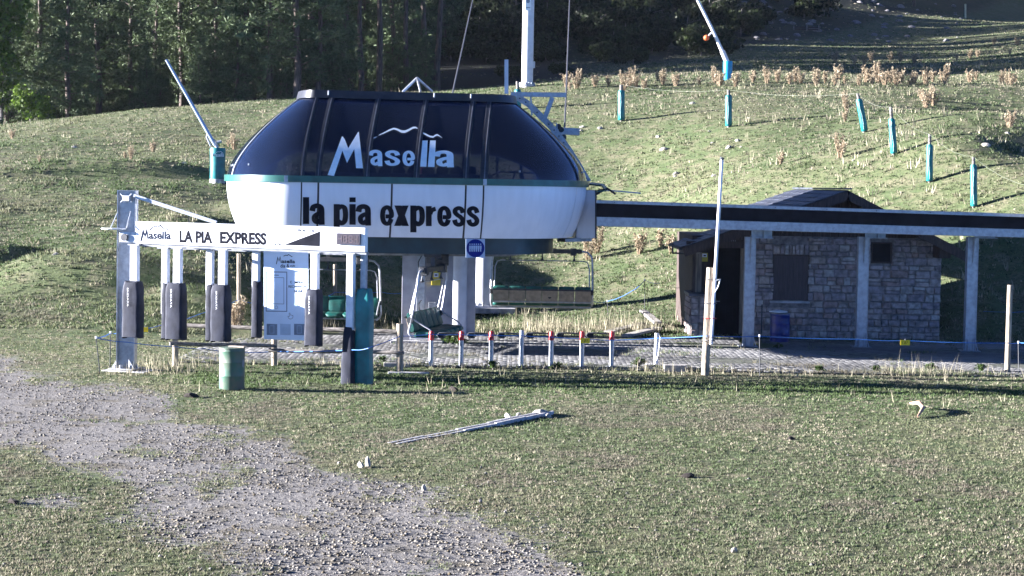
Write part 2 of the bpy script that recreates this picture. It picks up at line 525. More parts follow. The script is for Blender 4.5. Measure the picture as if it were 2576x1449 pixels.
def ribbon(pts, w):                       # a stroke of pixels as quads
    out = []
    for (a, b) in zip(pts[:-1], pts[1:]):
        d = Vector((b[0] - a[0], b[1] - a[1])); 
        if d.length < 1e-6: continue
        n = Vector((-d.y, d.x)).normalized() * w / 2; e = d.normalized() * w * .3
        a2 = Vector(a) - e; b2 = Vector(b) + e
        out.append([tuple(a2 + n), tuple(b2 + n), tuple(b2 - n), tuple(a2 - n)])
    return out

def smooth_path(pts, n=7):                # Catmull-Rom through the points
    out = []
    q = [pts[0]] + list(pts) + [pts[-1]]
    for i in range(1, len(q) - 2):
        p0, p1, p2, p3 = (Vector(k) for k in q[i - 1:i + 3])
        for k in range(n):
            t = k / n
            out.append(.5 * ((2 * p1) + (p2 - p0) * t + (2 * p0 - 5 * p1 + 4 * p2 - p3) * t * t + (3 * p1 - p0 - 3 * p2 + p3) * t ** 3))
    out.append(Vector(pts[-1]))
    return out

GLYPH = {  # bold grotesque: list of (path or box, width), in a 100 x 155 x-height box, y down
    'l': [('b', (0, -43, 100, 155))], 'i': [('b', (0, -45, 100, -10)), ('b', (0, 4, 100, 155))],
    'a': [('p', [(9, 56), (18, 26), (48, 17), (72, 30), (77, 60), (77, 100), (79, 155)], 42), ('p', [(70, 70), (42, 80), (24, 98), (27, 126), (46, 137), (66, 122)], 37)],
    'e': [('p', [(40, 84), (60, 84), (82, 82), (80, 48), (66, 24), (48, 18), (28, 32), (20, 62), (20, 96), (30, 126), (50, 138), (70, 128), (80, 102)], 36)],
    's': [('p', [(80, 52), (70, 26), (48, 17), (26, 28), (23, 48), (38, 66), (62, 82), (78, 104), (72, 128), (50, 138), (28, 129), (18, 102)], 36)],
    'r': [('b', (0, 4, 58, 155)), ('p', [(46, 62), (62, 36), (98, 24)], 40)],
    'p': [('b', (0, 4, 42, 195)), ('p', [(30, 34), (52, 20), (74, 30), (81, 62), (81, 96), (74, 124), (54, 137), (30, 122)], 37)],
    'x': [('q', [(2, 0), (50, 0), (100, 155), (52, 155)]), ('q', [(98, 0), (54, 0), (0, 155), (46, 155)])],
}
def glyph_px(ch, box, mapfn, mat, parent, rows, y0=0, y1=155, skew=0.0, wmul=1.0, k0=0):
    """box = pixel box for glyph box x 0..100, y y0..y1"""
    u0, v0, u1, v1 = box
    fx = lambda x: u0 + (u1 - u0) * x / 100.0; fy = lambda y: v0 + (v1 - v0) * (y - y0) / (y1 - y0)
    for k, g in enumerate(GLYPH[ch]):
        if g[0] == 'b':
            a, b, c, d = g[1]; polys = [[(fx(a), fy(b)), (fx(c), fy(b)), (fx(c), fy(d)), (fx(a), fy(d))]]
        elif g[0] == 'q':
            polys = [[(fx(x), fy(y)) for x, y in g[1]]]
        else:
            pts = smooth_path(g[1]); L = []; Rr = []
            for i, p in enumerate(pts):
                d = (pts[min(i + 1, len(pts) - 1)] - pts[max(i - 1, 0)]).normalized(); n = Vector((-d.y, d.x)) * g[2] * wmul / 2
                n.y *= .82
                L.append((fx(p.x + n.x), fy(p.y + n.y))); Rr.append((fx(p.x - n.x), fy(p.y - n.y)))
            polys = [[L[i], L[i + 1], Rr[i + 1], Rr[i]] for i in range(len(pts) - 1)]
        bm = bmesh.new()
        for pl in polys:
            bm.faces.new([bm.verts.new((a, b + skew * (a - u0), 0)) for a, b in pl])
        bmesh.ops.remove_doubles(bm, verts=bm.verts[:], dist=1e-4)
        lay_bm(bm, 'letter', MAT[mat], (lambda u, v, q=.002 * (k + k0): mapfn(u, v, q)), parent, rows)
# ================================================================ GROUND
rng = np.random.default_rng(7)
random.seed(7)
# gravel track: outline in picture coordinates, taken down to the ground plane
_gp = [(-900, 880), (0, 893), (150, 938), (330, 985), (480, 1035), (700, 1100), (900, 1165), (1090, 1270), (1290, 1370), (1500, 1460), (1900, 1800), (900, 1900),
       (640, 1500), (520, 1400), (420, 1320), (250, 1235), (120, 1165), (0, 1120), (-900, 1050)]
GPOLY = np.array([[G(u, v).x, G(u, v).y] for u, v in _gp])
def poly_sd(x, y, poly):                  # signed distance, inside positive
    x = np.asarray(x, float); y = np.asarray(y, float)
    d = np.full(x.shape, 1e9); ins = np.zeros(x.shape, bool); n = len(poly)
    for i in range(n):
        ax, ay = poly[i]; bx, by = poly[(i + 1) % n]
        ex, ey = bx - ax, by - ay
        t = np.clip(((x - ax) * ex + (y - ay) * ey) / (ex * ex + ey * ey), 0, 1)
        d = np.minimum(d, np.hypot(x - ax - t * ex, y - ay - t * ey))
        c = ((ay > y) != (by > y)) & (x < (bx - ax) * (y - ay) / (by - ay + 1e-12) + ax)
        ins ^= c
    return np.where(ins, d, -d)
def gravel(x, y):
    sd = poly_sd(x, y, GPOLY) + 1.5 * fbm(np.asarray(x) / 1.5, np.asarray(y) / 3.0, 4, 21)
    g = sstep(-0.9, 1.1, sd) * (1 - .55 * sstep(.15, .5, fbm(np.asarray(x) / .9, np.asarray(y) / 1.8, 3, 27)))
    # thin stony patches spreading to the right in the foreground
    x = np.asarray(x, float); y = np.asarray(y, float)
    g2 = sstep(.18, .5, fbm(x / 1.3, y / 2.2, 3, 44)) * (1 - sstep(27, 33, y)) * (1 - sstep(-6, 1.2, x - 2.0)) * .8
    g3 = sstep(.1, .4, fbm(x / 1.1, y / 1.8, 3, 52)) * sstep(5.0, 6.5, x + (30 - y) * .15) * (1 - sstep(26, 28.5, y)) * .8
    return np.clip(np.maximum(np.maximum(g, g2), g3), 0, 1)

def ground_mat():
    m = bpy.data.materials.new('turf_and_gravel'); m.use_nodes = True
    n = m.node_tree.nodes; l = m.node_tree.links; b = n['Principled BSDF']
    b.inputs['Roughness'].default_value = .92; b.inputs['Specular IOR Level'].default_value = .2
    tc = n.new('ShaderNodeTexCoord')
    def noise(sc, det=5, dist=0.0):
        q = n.new('ShaderNodeTexNoise'); q.inputs['Scale'].default_value = sc; q.inputs['Detail'].default_value = det
        q.inputs['Distortion'].default_value = dist
        l.new(tc.outputs['Object'], q.inputs['Vector']); return q
    def ramp(src, p0, p1):
        q = n.new('ShaderNodeMapRange'); q.inputs[1].default_value = p0; q.inputs[2].default_value = p1
        l.new(src, q.inputs[0]); return q.outputs[0]
    def mixc(f, a, c):
        q = n.new('ShaderNodeMix'); q.data_type = 'RGBA'
        if isinstance(f, float): q.inputs[0].default_value = f
        else: l.new(f, q.inputs[0])
        for k, w in ((6, a), (7, c)):
            if isinstance(w, tuple): q.inputs[k].default_value = (*w, 1)
            else: l.new(w, q.inputs[k])
        return q.outputs[2]
    big = noise(.22); mid = noise(1.3); fin = noise(9, 6); ult = noise(38, 4)
    g1 = mixc(ramp(big.outputs[0], .38, .62), (.082, .112, .044), (.122, .136, .064))
    g2 = mixc(ramp(mid.outputs[0], .45, .68), g1, (.175, .160, .098))
    g3 = mixc(ramp(fin.outputs[0], .48, .66), g2, (.060, .076, .034))
    gr = mixc(ramp(ult.outputs[0], .35, .65), (.125, .115, .105), (.29, .275, .255))
    gr2 = mixc(ramp(mid.outputs[0], .52, .72), gr, (.13, .115, .085))
    at = n.new('ShaderNodeAttribute'); at.attribute_name = 'gravel'
    so = n.new('ShaderNodeAttribute'); so.attribute_name = 'soil'
    ad = n.new('ShaderNodeMath'); ad.operation = 'ADD'
    sc = n.new('ShaderNodeMath'); sc.operation = 'MULTIPLY_ADD'; sc.inputs[1].default_value = 1.3; sc.inputs[2].default_value = -.65
    l.new(fin.outputs[0], sc.inputs[0]); l.new(at.outputs['Fac'], ad.inputs[0]); l.new(sc.outputs[0], ad.inputs[1])
    c = mixc(ramp(ad.outputs[0], .35, .65), g3, gr2)
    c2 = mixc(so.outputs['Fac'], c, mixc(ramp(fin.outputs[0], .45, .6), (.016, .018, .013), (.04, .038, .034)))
    l.new(c2, b.inputs['Base Color'])
    bp = n.new('ShaderNodeBump'); bp.inputs['Strength'].default_value = .6; bp.inputs['Distance'].default_value = .04
    l.new(fin.outputs[0], bp.inputs['Height'])
    bp2 = n.new('ShaderNodeBump'); bp2.inputs['Strength'].default_value = .8; bp2.inputs['Distance'].default_value = .015
    l.new(ult.outputs[0], bp2.inputs['Height']); l.new(bp.outputs[0], bp2.inputs['Normal'])
    l.new(bp2.outputs[0], b.inputs['Normal'])
    return m

ys = [-30, -15, 0, 8, 13]
y = 15.5
while y < 420:
    ys.append(y); y += max(.13, .0062 * y)
ys = np.array(ys); NX = 380
tt = np.linspace(-1, 1, NX)
tt = np.sign(tt) * np.abs(tt) ** 1.25
XX = tt[None, :] * (6 + .50 * np.maximum(ys, 20))[:, None]
YY = np.repeat(ys[:, None], NX, 1)
ZZ = terr(XX, YY)
V = np.stack([XX, YY, ZZ], -1).reshape(-1, 3)
ii, jj = np.meshgrid(np.arange(len(ys) - 1), np.arange(NX - 1), indexing='ij')
a = (ii * NX + jj).ravel()
Q = np.stack([a, a + 1, a + NX + 1, a + NX], 1)
gm = np_mesh('ground', V, Q, ground_mat(), nverts=4)
at = gm.attributes.new('gravel', 'FLOAT', 'POINT')
at.data.foreach_set('value', gravel(V[:, 0], V[:, 1]).astype(np.float32))
# bare needle litter and scree under the woods beyond the crest
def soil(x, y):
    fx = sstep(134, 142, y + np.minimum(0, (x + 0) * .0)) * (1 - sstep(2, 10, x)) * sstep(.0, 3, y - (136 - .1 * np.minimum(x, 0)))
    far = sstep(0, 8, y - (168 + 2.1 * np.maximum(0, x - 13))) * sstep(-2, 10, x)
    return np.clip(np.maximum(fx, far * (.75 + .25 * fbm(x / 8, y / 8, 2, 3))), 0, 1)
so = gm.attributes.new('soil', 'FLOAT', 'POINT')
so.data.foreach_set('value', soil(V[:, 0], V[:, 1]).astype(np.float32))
gm.polygons.foreach_set('use_smooth', [True] * len(gm.polygons))
ground = mesh_obj('ground', gm, None)
tag(ground, 'grassy ground with a gravel track rising into a mown slope', kind='structure')

# ---------------------------------------------------------------- paving in front of the station
PX0, PX1, PY0, PY1 = -8.6, 17.5, 50.1, 61.2
pav = MB(); pav.box(((PX0 + PX1) / 2, (PY0 + PY1) / 2, .004), (PX1 - PX0, PY1 - PY0, .06))
paving = pav.build('paving', nmat('joint_sand', (.10, .105, .075), .95, 0, .3, 6, .4, 40))
tag(paving, 'grey concrete block paving between gantry and lift station', kind='structure')
V = []; Fq = []; Cc = []
ry = PY0; row = 0
bl, bw = .25, .125
while ry < PY1 - bw:
    rx = PX0 + (row % 2) * bl / 2
    while rx < PX1 - bl:
        wob = .02 * math.sin(rx * 1.1 + ry * .7)
        edge = min(rx - PX0, PX1 - rx, ry - PY0)
        nz = float(_hash(int(rx * 40), row, 5)); nz2 = float(_hash(int(rx * 40), row, 6))
        if not (edge < .8 and nz < .35):
            z = .040 + .006 * (nz - .5) + .010 * math.sin(rx * .8) * math.cos(ry * 1.3)
            tl = .004 * (nz2 - .5); tx = .003 * (nz - .5)
            x0, x1, y0, y1 = rx + .007, rx + bl - .007, ry + .007, ry + bw - .007
            i0 = len(V)
            V += [(x0, y0, 0), (x1, y0, 0), (x1, y1, 0), (x0, y1, 0),
                  (x0 + .008, y0 + .008, z - tl - tx), (x1 - .008, y0 + .008, z - tl + tx), (x1 - .008, y1 - .008, z + tl + tx), (x0 + .008, y1 - .008, z + tl - tx)]
            Fq += [(i0, i0 + 1, i0 + 5, i0 + 4), (i0 + 1, i0 + 2, i0 + 6, i0 + 5), (i0 + 2, i0 + 3, i0 + 7, i0 + 6), (i0 + 3, i0, i0 + 4, i0 + 7), (i0 + 4, i0 + 5, i0 + 6, i0 + 7)]
            c = .155 + .06 * (nz - .5) + .05 * math.sin(rx * .35 + ry)
            Cc += [(c, c * .985, c * .97)] * 8
        rx += bl
    ry += bw; row += 1
pm = np_mesh('paving_blocks', np.array(V), np.array(Fq), MAT['pavers'], np.array(Cc), 4)
po = mesh_obj('paving_blocks', pm, None, paving); tag(po, kind='stuff')

# ---------------------------------------------------------------- scatter helpers
def fan_points(n, y0, y1, tmax, power=1.0):
    """random ground points, thinning with distance"""
    q = rng.random(n)
    yy = y0 * (y1 / y0) ** (q ** power)
    xx = (rng.random(n) * 2 - 1) * tmax * yy
    return xx, yy

def blades(xx, yy, zz, h, w, nb, cols, lean=.5, spread=.05):
    """clumps of nb blade triangles at each point; arrays h, w per clump; cols (n,3)"""
    n = len(xx); N = n * nb
    X = np.repeat(xx, nb); Y = np.repeat(yy, nb); Z = np.repeat(zz, nb); Hh = np.repeat(h, nb) * (.55 + .6 * rng.random(N)); Wd = np.repeat(w, nb)
    th = rng.random(N) * 2 * np.pi; sp = np.repeat(spread if np.ndim(spread) else np.full(n, spread), nb) * np.sqrt(rng.random(N))
    bx = X + np.cos(th) * sp; by = Y + np.sin(th) * sp
    ph = rng.random(N) * 2 * np.pi; ln = lean * (.3 + rng.random(N)) * Hh
    ax = np.cos(th + 1.2 * (rng.random(N) - .5)) * ln; ay = np.sin(th + 1.2 * (rng.random(N) - .5)) * ln
    dx = np.cos(ph) * Wd / 2; dy = np.sin(ph) * Wd / 2
    V = np.empty((N, 3, 3))
    V[:, 0] = np.stack([bx - dx, by - dy, Z - .01], 1); V[:, 1] = np.stack([bx + dx, by + dy, Z - .01], 1)
    V[:, 2] = np.stack([bx + ax, by + ay, Z + Hh], 1)
    cc = np.repeat(cols, nb, 0) * (.75 + .5 * rng.random((N, 1)))
    Cv = np.repeat(cc, 3, 0)
    return V.reshape(-1, 3), Cv

def join_blades(name, parts, mat, label, cat):
    V = np.concatenate([p[0] for p in parts]); Cc = np.concatenate([p[1] for p in parts])
    me = np_mesh(name, V, np.arange(len(V)).reshape(-1, 3), mat, np.clip(Cc, 0, 1))
    o = mesh_obj(name, me, None); tag(o, label, cat, kind='stuff'); return o

GREEN = np.array([.082, .118, .046]); OLIVE = np.array([.155, .165, .088]); STRAW = np.array([.27, .245, .17]); DARK = np.array([.045, .062, .028]); EARTH = np.array([.16, .138, .105])
def grass_cols(x, y, dry):
    a = sstep(-.25, .35, fbm(x / 4.5, y / 5.5, 2, 31) + .5 * (rng.random(len(x)) - .5))[:, None]
    c = GREEN * (1 - a) + OLIVE * a
    d = (rng.random(len(x)) < dry)[:, None]
    c = np.where(d, STRAW * (.7 + .5 * rng.random((len(x), 1))), c)
    k = (rng.random(len(x)) < .10)[:, None]
    c = np.where(k, DARK, c)
    e = (np.clip(sstep(.12, .42, fbm(x / 1.7, y / 2.6, 3, 131)) * .75 + .38 * (1 - sstep(30, 42, y)) * (rng.random(len(x)) < .7), 0, .9) * (1 - .65 * sstep(56, 64, y)))[:, None]
    return c * (1 - e) + EARTH * (.7 + .5 * rng.random((len(x), 1))) * e
def in_pave(x, y):
    return (x > PX0 - .05) & (x < PX1 + .05) & (y > PY0 - .02) & (y < PY1)

parts = []
# near lawn
xx, yy = fan_points(95000, 20, 60, .33, .92)
g = gravel(xx, yy)
keep = (rng.random(len(xx)) > g * 1.05) & ~in_pave(xx, yy)
xx, yy = xx[keep], yy[keep]
lush = np.exp(-((yy - 46.2) / 1.6) ** 2) * (1 - sstep(14, 18, xx)) * sstep(-9, -7, xx)
dryp = .16 + .34 * sstep(-.1, .4, fbm(xx / 2.6, yy / 3.4, 2, 61)) - .25 * lush
hh = .018 + .030 * rng.random(len(xx)) ** 1.5 + .03 * lush
ww = .012 + .0006 * yy
cc = grass_cols(xx, yy, dryp)
cc = cc * (1 - lush[:, None]) + lush[:, None] * (cc * .5 + np.array([.07, .115, .03]) * .55)
parts.append(blades(xx, yy, terr(xx, yy), hh, ww, 5, cc, .9, .05))
# slopes
xx, yy = fan_points(135000, 58, 270, .36, 1.05)
keep = (~in_pave(xx, yy)) & (rng.random(len(xx)) > soil(xx, yy) * .93)
xx, yy = xx[keep], yy[keep]
tus = sstep(.05, .5, fbm(xx / 1.4, yy / 2.0, 2, 71))
dry = .13 + .28 * sstep(0, .4, fbm(xx / 5, yy / 7, 2, 62)) + .12 * sstep(2, 10, xx) * sstep(85, 115, yy)
hh = .045 + .05 * rng.random(len(xx)) + .08 * tus
ww = .02 + .00055 * yy
parts.append(blades(xx, yy, terr(xx, yy), hh, ww, 4, grass_cols(xx, yy, dry), .8, .11))
# grass creeping into the paving
xx = PX0 + rng.random(9000) * (PX1 - PX0); yy = PY0 + rng.random(9000) ** 1.5 * (PY1 - PY0)
pp = sstep(.12, .45, fbm(xx / 1.3, yy / .8, 3, 81)) + .9 * np.exp(-((yy - PY0) / .35) ** 2) + .8 * np.exp(-((xx - PX0) / .5) ** 2) + .5 * np.exp(-((yy - PY1) / .5) ** 2)
keep = rng.random(len(xx)) < pp
xx, yy = xx[keep], yy[keep]
parts.append(blades(xx, yy, np.full(len(xx), .03), .05 + .09 * rng.random(len(xx)), np.full(len(xx), .022), 5, grass_cols(xx, yy, .35 * np.ones(len(xx))), .9, .06))
join_blades('grass', parts, MAT['grass_blade'], 'short green and straw coloured grass over lawn and slopes', 'grass')

# tall dead stalks along the edge of the paving, under the chairs and on the slope
parts = []
def stalks(n, x0, x1, y0, y1, h0, h1, nb=3, w=.02):
    xx = x0 + rng.random(n) * (x1 - x0); yy = y0 + rng.random(n) * (y1 - y0)
    cc = np.repeat(STRAW[None], n, 0) * (.8 + .8 * rng.random((n, 1)))
    parts.append(blades(xx, yy, terr(xx, yy), h0 + (h1 - h0) * rng.random(n) ** 2, np.full(n, w), nb, cc, .3, .06))
stalks(190, -9.5, 17, 49.2, 50.5, .1, .45)
stalks(420, 0.4, 5.4, 62.3, 66.5, .12, .85, 4, .02)
stalks(560, -7, 4.5, 61.3, 65, .06, .5, 4, .02)
stalks(60, 9.5, 11.5, 50.0, 50.6, .2, .6, 3, .016)
stalks(120, -9.5, -7.5, 46.5, 49.5, .1, .5)
stalks(180, -8, 16, 42, 49, .08, .3, 2)
xx, yy = fan_points(3000, 66, 150, .3)
k = fbm(xx / 3, yy / 6, 2, 91) + .35 * sstep(0, 8, xx) > .22
xx, yy = xx[k], yy[k]
parts.append(blades(xx, yy, terr(xx, yy), .15 + .4 * rng.random(len(xx)) ** 2, np.full(len(xx), .05), 4, np.repeat(STRAW[None], len(xx), 0) * (.7 + .7 * rng.random((len(xx), 1))), .35, .16))
join_blades('dead_grass_stalks', parts, MAT['dry_plant'], 'tall straw coloured dead grass stalks along the paving and slope', 'dry grass')

# gravel stones
def stones(n, xx, yy, smin, smax):
    base = np.array([(1, 0, 0), (-1, 0, 0), (0, 1, 0), (0, -1, 0), (0, 0, 1), (0, 0, -1)], float)
    tri = np.array([(0, 2, 4), (2, 1, 4), (1, 3, 4), (3, 0, 4), (2, 0, 5), (1, 2, 5), (3, 1, 5), (0, 3, 5)])
    s = smin + (smax - smin) * rng.random(n) ** 3
    sc = np.stack([s * (.7 + .6 * rng.random(n)), s * (.7 + .6 * rng.random(n)), s * (.45 + .4 * rng.random(n))], 1)
    jit = base[None] + .55 * (rng.random((n, 6, 3)) - .5)
    Vv = jit * sc[:, None]
    th = rng.random(n) * 2 * np.pi; c, sn = np.cos(th)[:, None], np.sin(th)[:, None]
    X = Vv[..., 0] * c - Vv[..., 1] * sn; Y = Vv[..., 0] * sn + Vv[..., 1] * c
    zz = terr(xx, yy)
    Vv = np.stack([X + xx[:, None], Y + yy[:, None], Vv[..., 2] + zz[:, None] + (s * .2)[:, None]], -1)
    Fc = (np.arange(n) * 6)[:, None, None] + tri[None]
    g = .06 + .13 * rng.random(n)
    warm = rng.random((n, 1)) * np.array([[.03, .0, -.05]])
    cc = np.stack([g * 1.0, g * .975, g * .93], 1) + warm * .6
    return Vv.reshape(-1, 3), Fc.reshape(-1, 3), np.repeat(cc, 6, 0)
xx, yy = fan_points(250000, 21, 56, .33, .95)
dn = .30 + .9 * sstep(-.25, .35, fbm(xx / 1.1, yy / 1.9, 3, 141))
k = rng.random(len(xx)) < gravel(xx, yy) * .62 * dn + .006 + .016 * (1 - sstep(27, 38, yy))
xx, yy = xx[k], yy[k]
Vs, Fs, Cs = stones(len(xx), xx, yy, .006, .034)
gs = mesh_obj('gravel_stones', np_mesh('gravel_stones', Vs, Fs, MAT['stones'], Cs), None)
tag(gs, 'loose grey gravel of the track crossing the lawn', 'gravel', kind='stuff')

# ---------------------------------------------------------------- single stones, clods, the bent branch
def rock_mesh(seed, sub=2):
    bm = bmesh.new(); bmesh.ops.create_icosphere(bm, subdivisions=sub, radius=1)
    r_ = random.Random(seed); off = [Vector((r_.uniform(-1, 1), r_.uniform(-1, 1), r_.uniform(-1, 1))).normalized() for _ in range(7)]
    am = [r_.uniform(.5, .95) for _ in off]
    for q in bm.verts:
        d = q.co.normalized(); k = 1.0
        for o_, a_ in zip(off, am):
            t = d.dot(o_)
            if t > 0: k = min(k, a_ / max(t, .001))
        q.co = d * k
        q.co.z = max(q.co.z, -.45)
    me = bpy.data.meshes.new('rock'); bm.to_mesh(me); bm.free(); return me
ROCKM = [rock_mesh(s) for s in range(5)]
def rock(u, v, wpx, hpx, label, mat='rock', group=None, name='rock', cat='rock', seed=0):
    p = T(u, v) if v < 860 else G(u, v)
    p.z = zat(p.x, p.y); s = px(p.y)
    me = ROCKM[seed % 5].copy(); me.materials.append(MAT[mat])
    o = mesh_obj(name, me, None, org=Vector(p)); o.scale = (wpx * s / 2, wpx * s / 2 * .8, hpx * s / 1.4); o.rotation_euler.z = seed * 1.7
    o.location.z += hpx * s * .28
    return tag(o, label, cat, group)
rock(908, 1176, 24, 18, 'pale rounded stone at left of a pair beyond the gravel', 'rock_pale', seed=1)
rock(925, 1174, 17, 28, 'pale upright pointed stone beside a rounded one', 'rock_pale', seed=2)
rock(1067, 1233, 17, 16, 'single white stone standing in grass near the gravel', 'rock_pale', seed=3)
rock(1847, 1392, 20, 14, 'white stone lying in the lawn, nearest to the right foreground', 'rock_pale', seed=4)
rock(1208, 1266, 11, 9, 'small pale stone half sunk in stony grass', 'rock', seed=0)
rock(852, 1169, 10, 9, 'small pale stone left of the upright stone pair', 'rock_pale', seed=2)
rock(1360, 1046, 52, 17, 'lump of broken white concrete at upper end of drain channel', 'rock_pale', seed=2, name='concrete_lump', cat='rubble')
rock(1278, 1052, 24, 15, 'white stone beside the upper part of drain channel', 'rock_pale', seed=1)
rock(1305, 1050, 16, 12, 'smaller white stone behind the drain channel', 'rock_pale', seed=4)
rock(1380, 1051, 22, 12, 'flat white rubble right of the drain channel end', 'rock_pale', seed=3)
for k, (u, v, w, h, s) in enumerate(((1730, 1202, 40, 12, 0), (1142, 984, 32, 15, 1), (480, 1000, 44, 12, 2), (1990, 1105, 22, 8, 3), (2310, 1262, 26, 7, 4), (35, 1268, 40, 16, 1))):
    rock(u, v, w, h, ['dark turned up clod of earth in the middle of the lawn', 'dark clod in the drum shadow on the lawn', 'low dark heap of earth where gravel meets grass', 'small brown clod on the lawn right of centre',
         'small dark molehill scrape on the right lawn', 'dark clump of earth at left edge of the foreground'][k], 'clod', name='earth_clod', cat='clod', seed=s)
# stones scattered on the slopes
for k in range(26):
    u = random.choice([random.uniform(1350, 2560), random.uniform(1350, 1800), random.uniform(20, 560)]); v = random.uniform(300, 700)
    if 1660 < u and v > 480: v = random.uniform(240, 470)
    p = T(u, v)
    s_ = random.uniform(.07, .2)
    me = ROCKM[k % 5]
    if not me.materials: me.materials.append(MAT['rock_pale'])
    o = mesh_obj('slope_stone', me, None, org=Vector(p)); o.scale = (s_ * 1.3, s_, s_ * .7); o.rotation_euler.z = k
    tag(o, 'small pale stone lying in the grass of the slope', 'stone', 'pale stones on the slope')
# scree on the shaded hillside behind
SCREEM = [q.copy() for q in ROCKM]
for q in SCREEM:
    q.materials.clear(); q.materials.append(MAT['rock'])
for k in range(90):
    u = random.uniform(1850, 2420); v = random.uniform(5, 112)
    if v > 112 - (2420 - u) * .02: continue
    p = T(u, v); s_ = random.uniform(.15, .45)
    o = mesh_obj('scree_rock', SCREEM[k % 5], None, org=Vector(p)); o.scale = (s_ * 1.4, s_, s_ * .7); o.rotation_euler.z = k
    tag(o, 'grey rock on the shaded scree behind the crest', 'rock', 'rocks on the shaded scree')
# bent branch
b0 = G(2290, 1026); b1 = G(2312, 1032); b2 = G(2322, 1040); b3 = G(2308, 1052)
mb = MB(); mb.tube([b0 + Vector((0, 0, .10)), b1 + Vector((0, 0, .16)), b2 + Vector((0, 0, .12)), b3 + Vector((0, 0, .03))], [.03, .05, .045, .02], 8)
o = mb.build('fallen_branch', MAT['bone_wood'], origin=b2, smooth=50)
tag(o, 'bent brown branch lying alone on the right lawn', 'branch')

# ---------------------------------------------------------------- concrete drain channel in the lawn
ca = G(895, 1134); cb = G(1382, 1043)
ch = thing('drain_channel', 'long straight grey concrete drain channel set slantwise in the lawn', 'drain', G(1140, 1090))
dv = (cb - ca); L = dv.length; dv.normalize(); nv = Vector((-dv.y, dv.x, 0))
nseg = 6
for i in range(nseg):
    a_ = ca + dv * (L * i / nseg + .004); b_ = ca + dv * (L * (i + 1) / nseg - .004)
    a_.z = zat(a_.x, a_.y); b_.z = zat(b_.x, b_.y)
    top = -.02 + .11 * (i + .5) / nseg + .01 * math.sin(i * 2.1)
    mb = MB(); w_ = nv * .11
    def ring(pt, dz_): return [pt - w_ + Vector((0, 0, -.12)), pt + w_ + Vector((0, 0, -.12)), pt + w_ + Vector((0, 0, top + dz_)), pt + w_ * .55 + Vector((0, 0, top + dz_)), pt + w_ * .45 + Vector((0, 0, top - .05)), pt - w_ * .45 + Vector((0, 0, top - .05)), pt - w_ * .55 + Vector((0, 0, top + dz_)), pt - w_ + Vector((0, 0, top + dz_))]
    ra_, rb_ = ring(a_, -.006), ring(b_, .006)
    mb.add(ra_ + rb_, [(k, (k + 1) % 8, 8 + (k + 1) % 8, 8 + k) for k in range(8)] + [tuple(reversed(range(8))), tuple(range(8, 16))])
    mb.build('channel_section', MAT['concrete'], ch)
# ================================================================ TREES AND PLANTS
def clumps_mesh(centers, radii, nt, cols, seed, long=.55, wid=.16, droop=.1):
    """bursts of needle-like triangles; centers (n,3)"""
    r_ = np.random.default_rng(seed); n = len(centers); N = n * nt
    d = r_.normal(size=(N, 3)); d[:, 2] = d[:, 2] * .7 + .15; d /= np.linalg.norm(d, axis=1)[:, None]
    c = np.repeat(centers, nt, 0); rr = np.repeat(radii, nt) * (.6 + .6 * r_.random(N))
    side = np.cross(d, r_.normal(size=(N, 3))); side /= np.linalg.norm(side, axis=1)[:, None] + 1e-9
    w = rr * wid
    st = c + d * (rr * .15)[:, None]; md = c + d * (rr * .62)[:, None]; en = c + d * rr[:, None]; en[:, 2] -= rr * droop
    V = np.empty((N, 4, 3)); V[:, 0] = st; V[:, 1] = md - side * w[:, None]; V[:, 2] = en; V[:, 3] = md + side * w[:, None]
    cc = np.repeat(cols, nt, 0) * (.7 + .6 * r_.random((N, 1)))
    return V.reshape(-1, 3), np.arange(N * 4).reshape(-1, 4), np.repeat(cc, 4, 0)

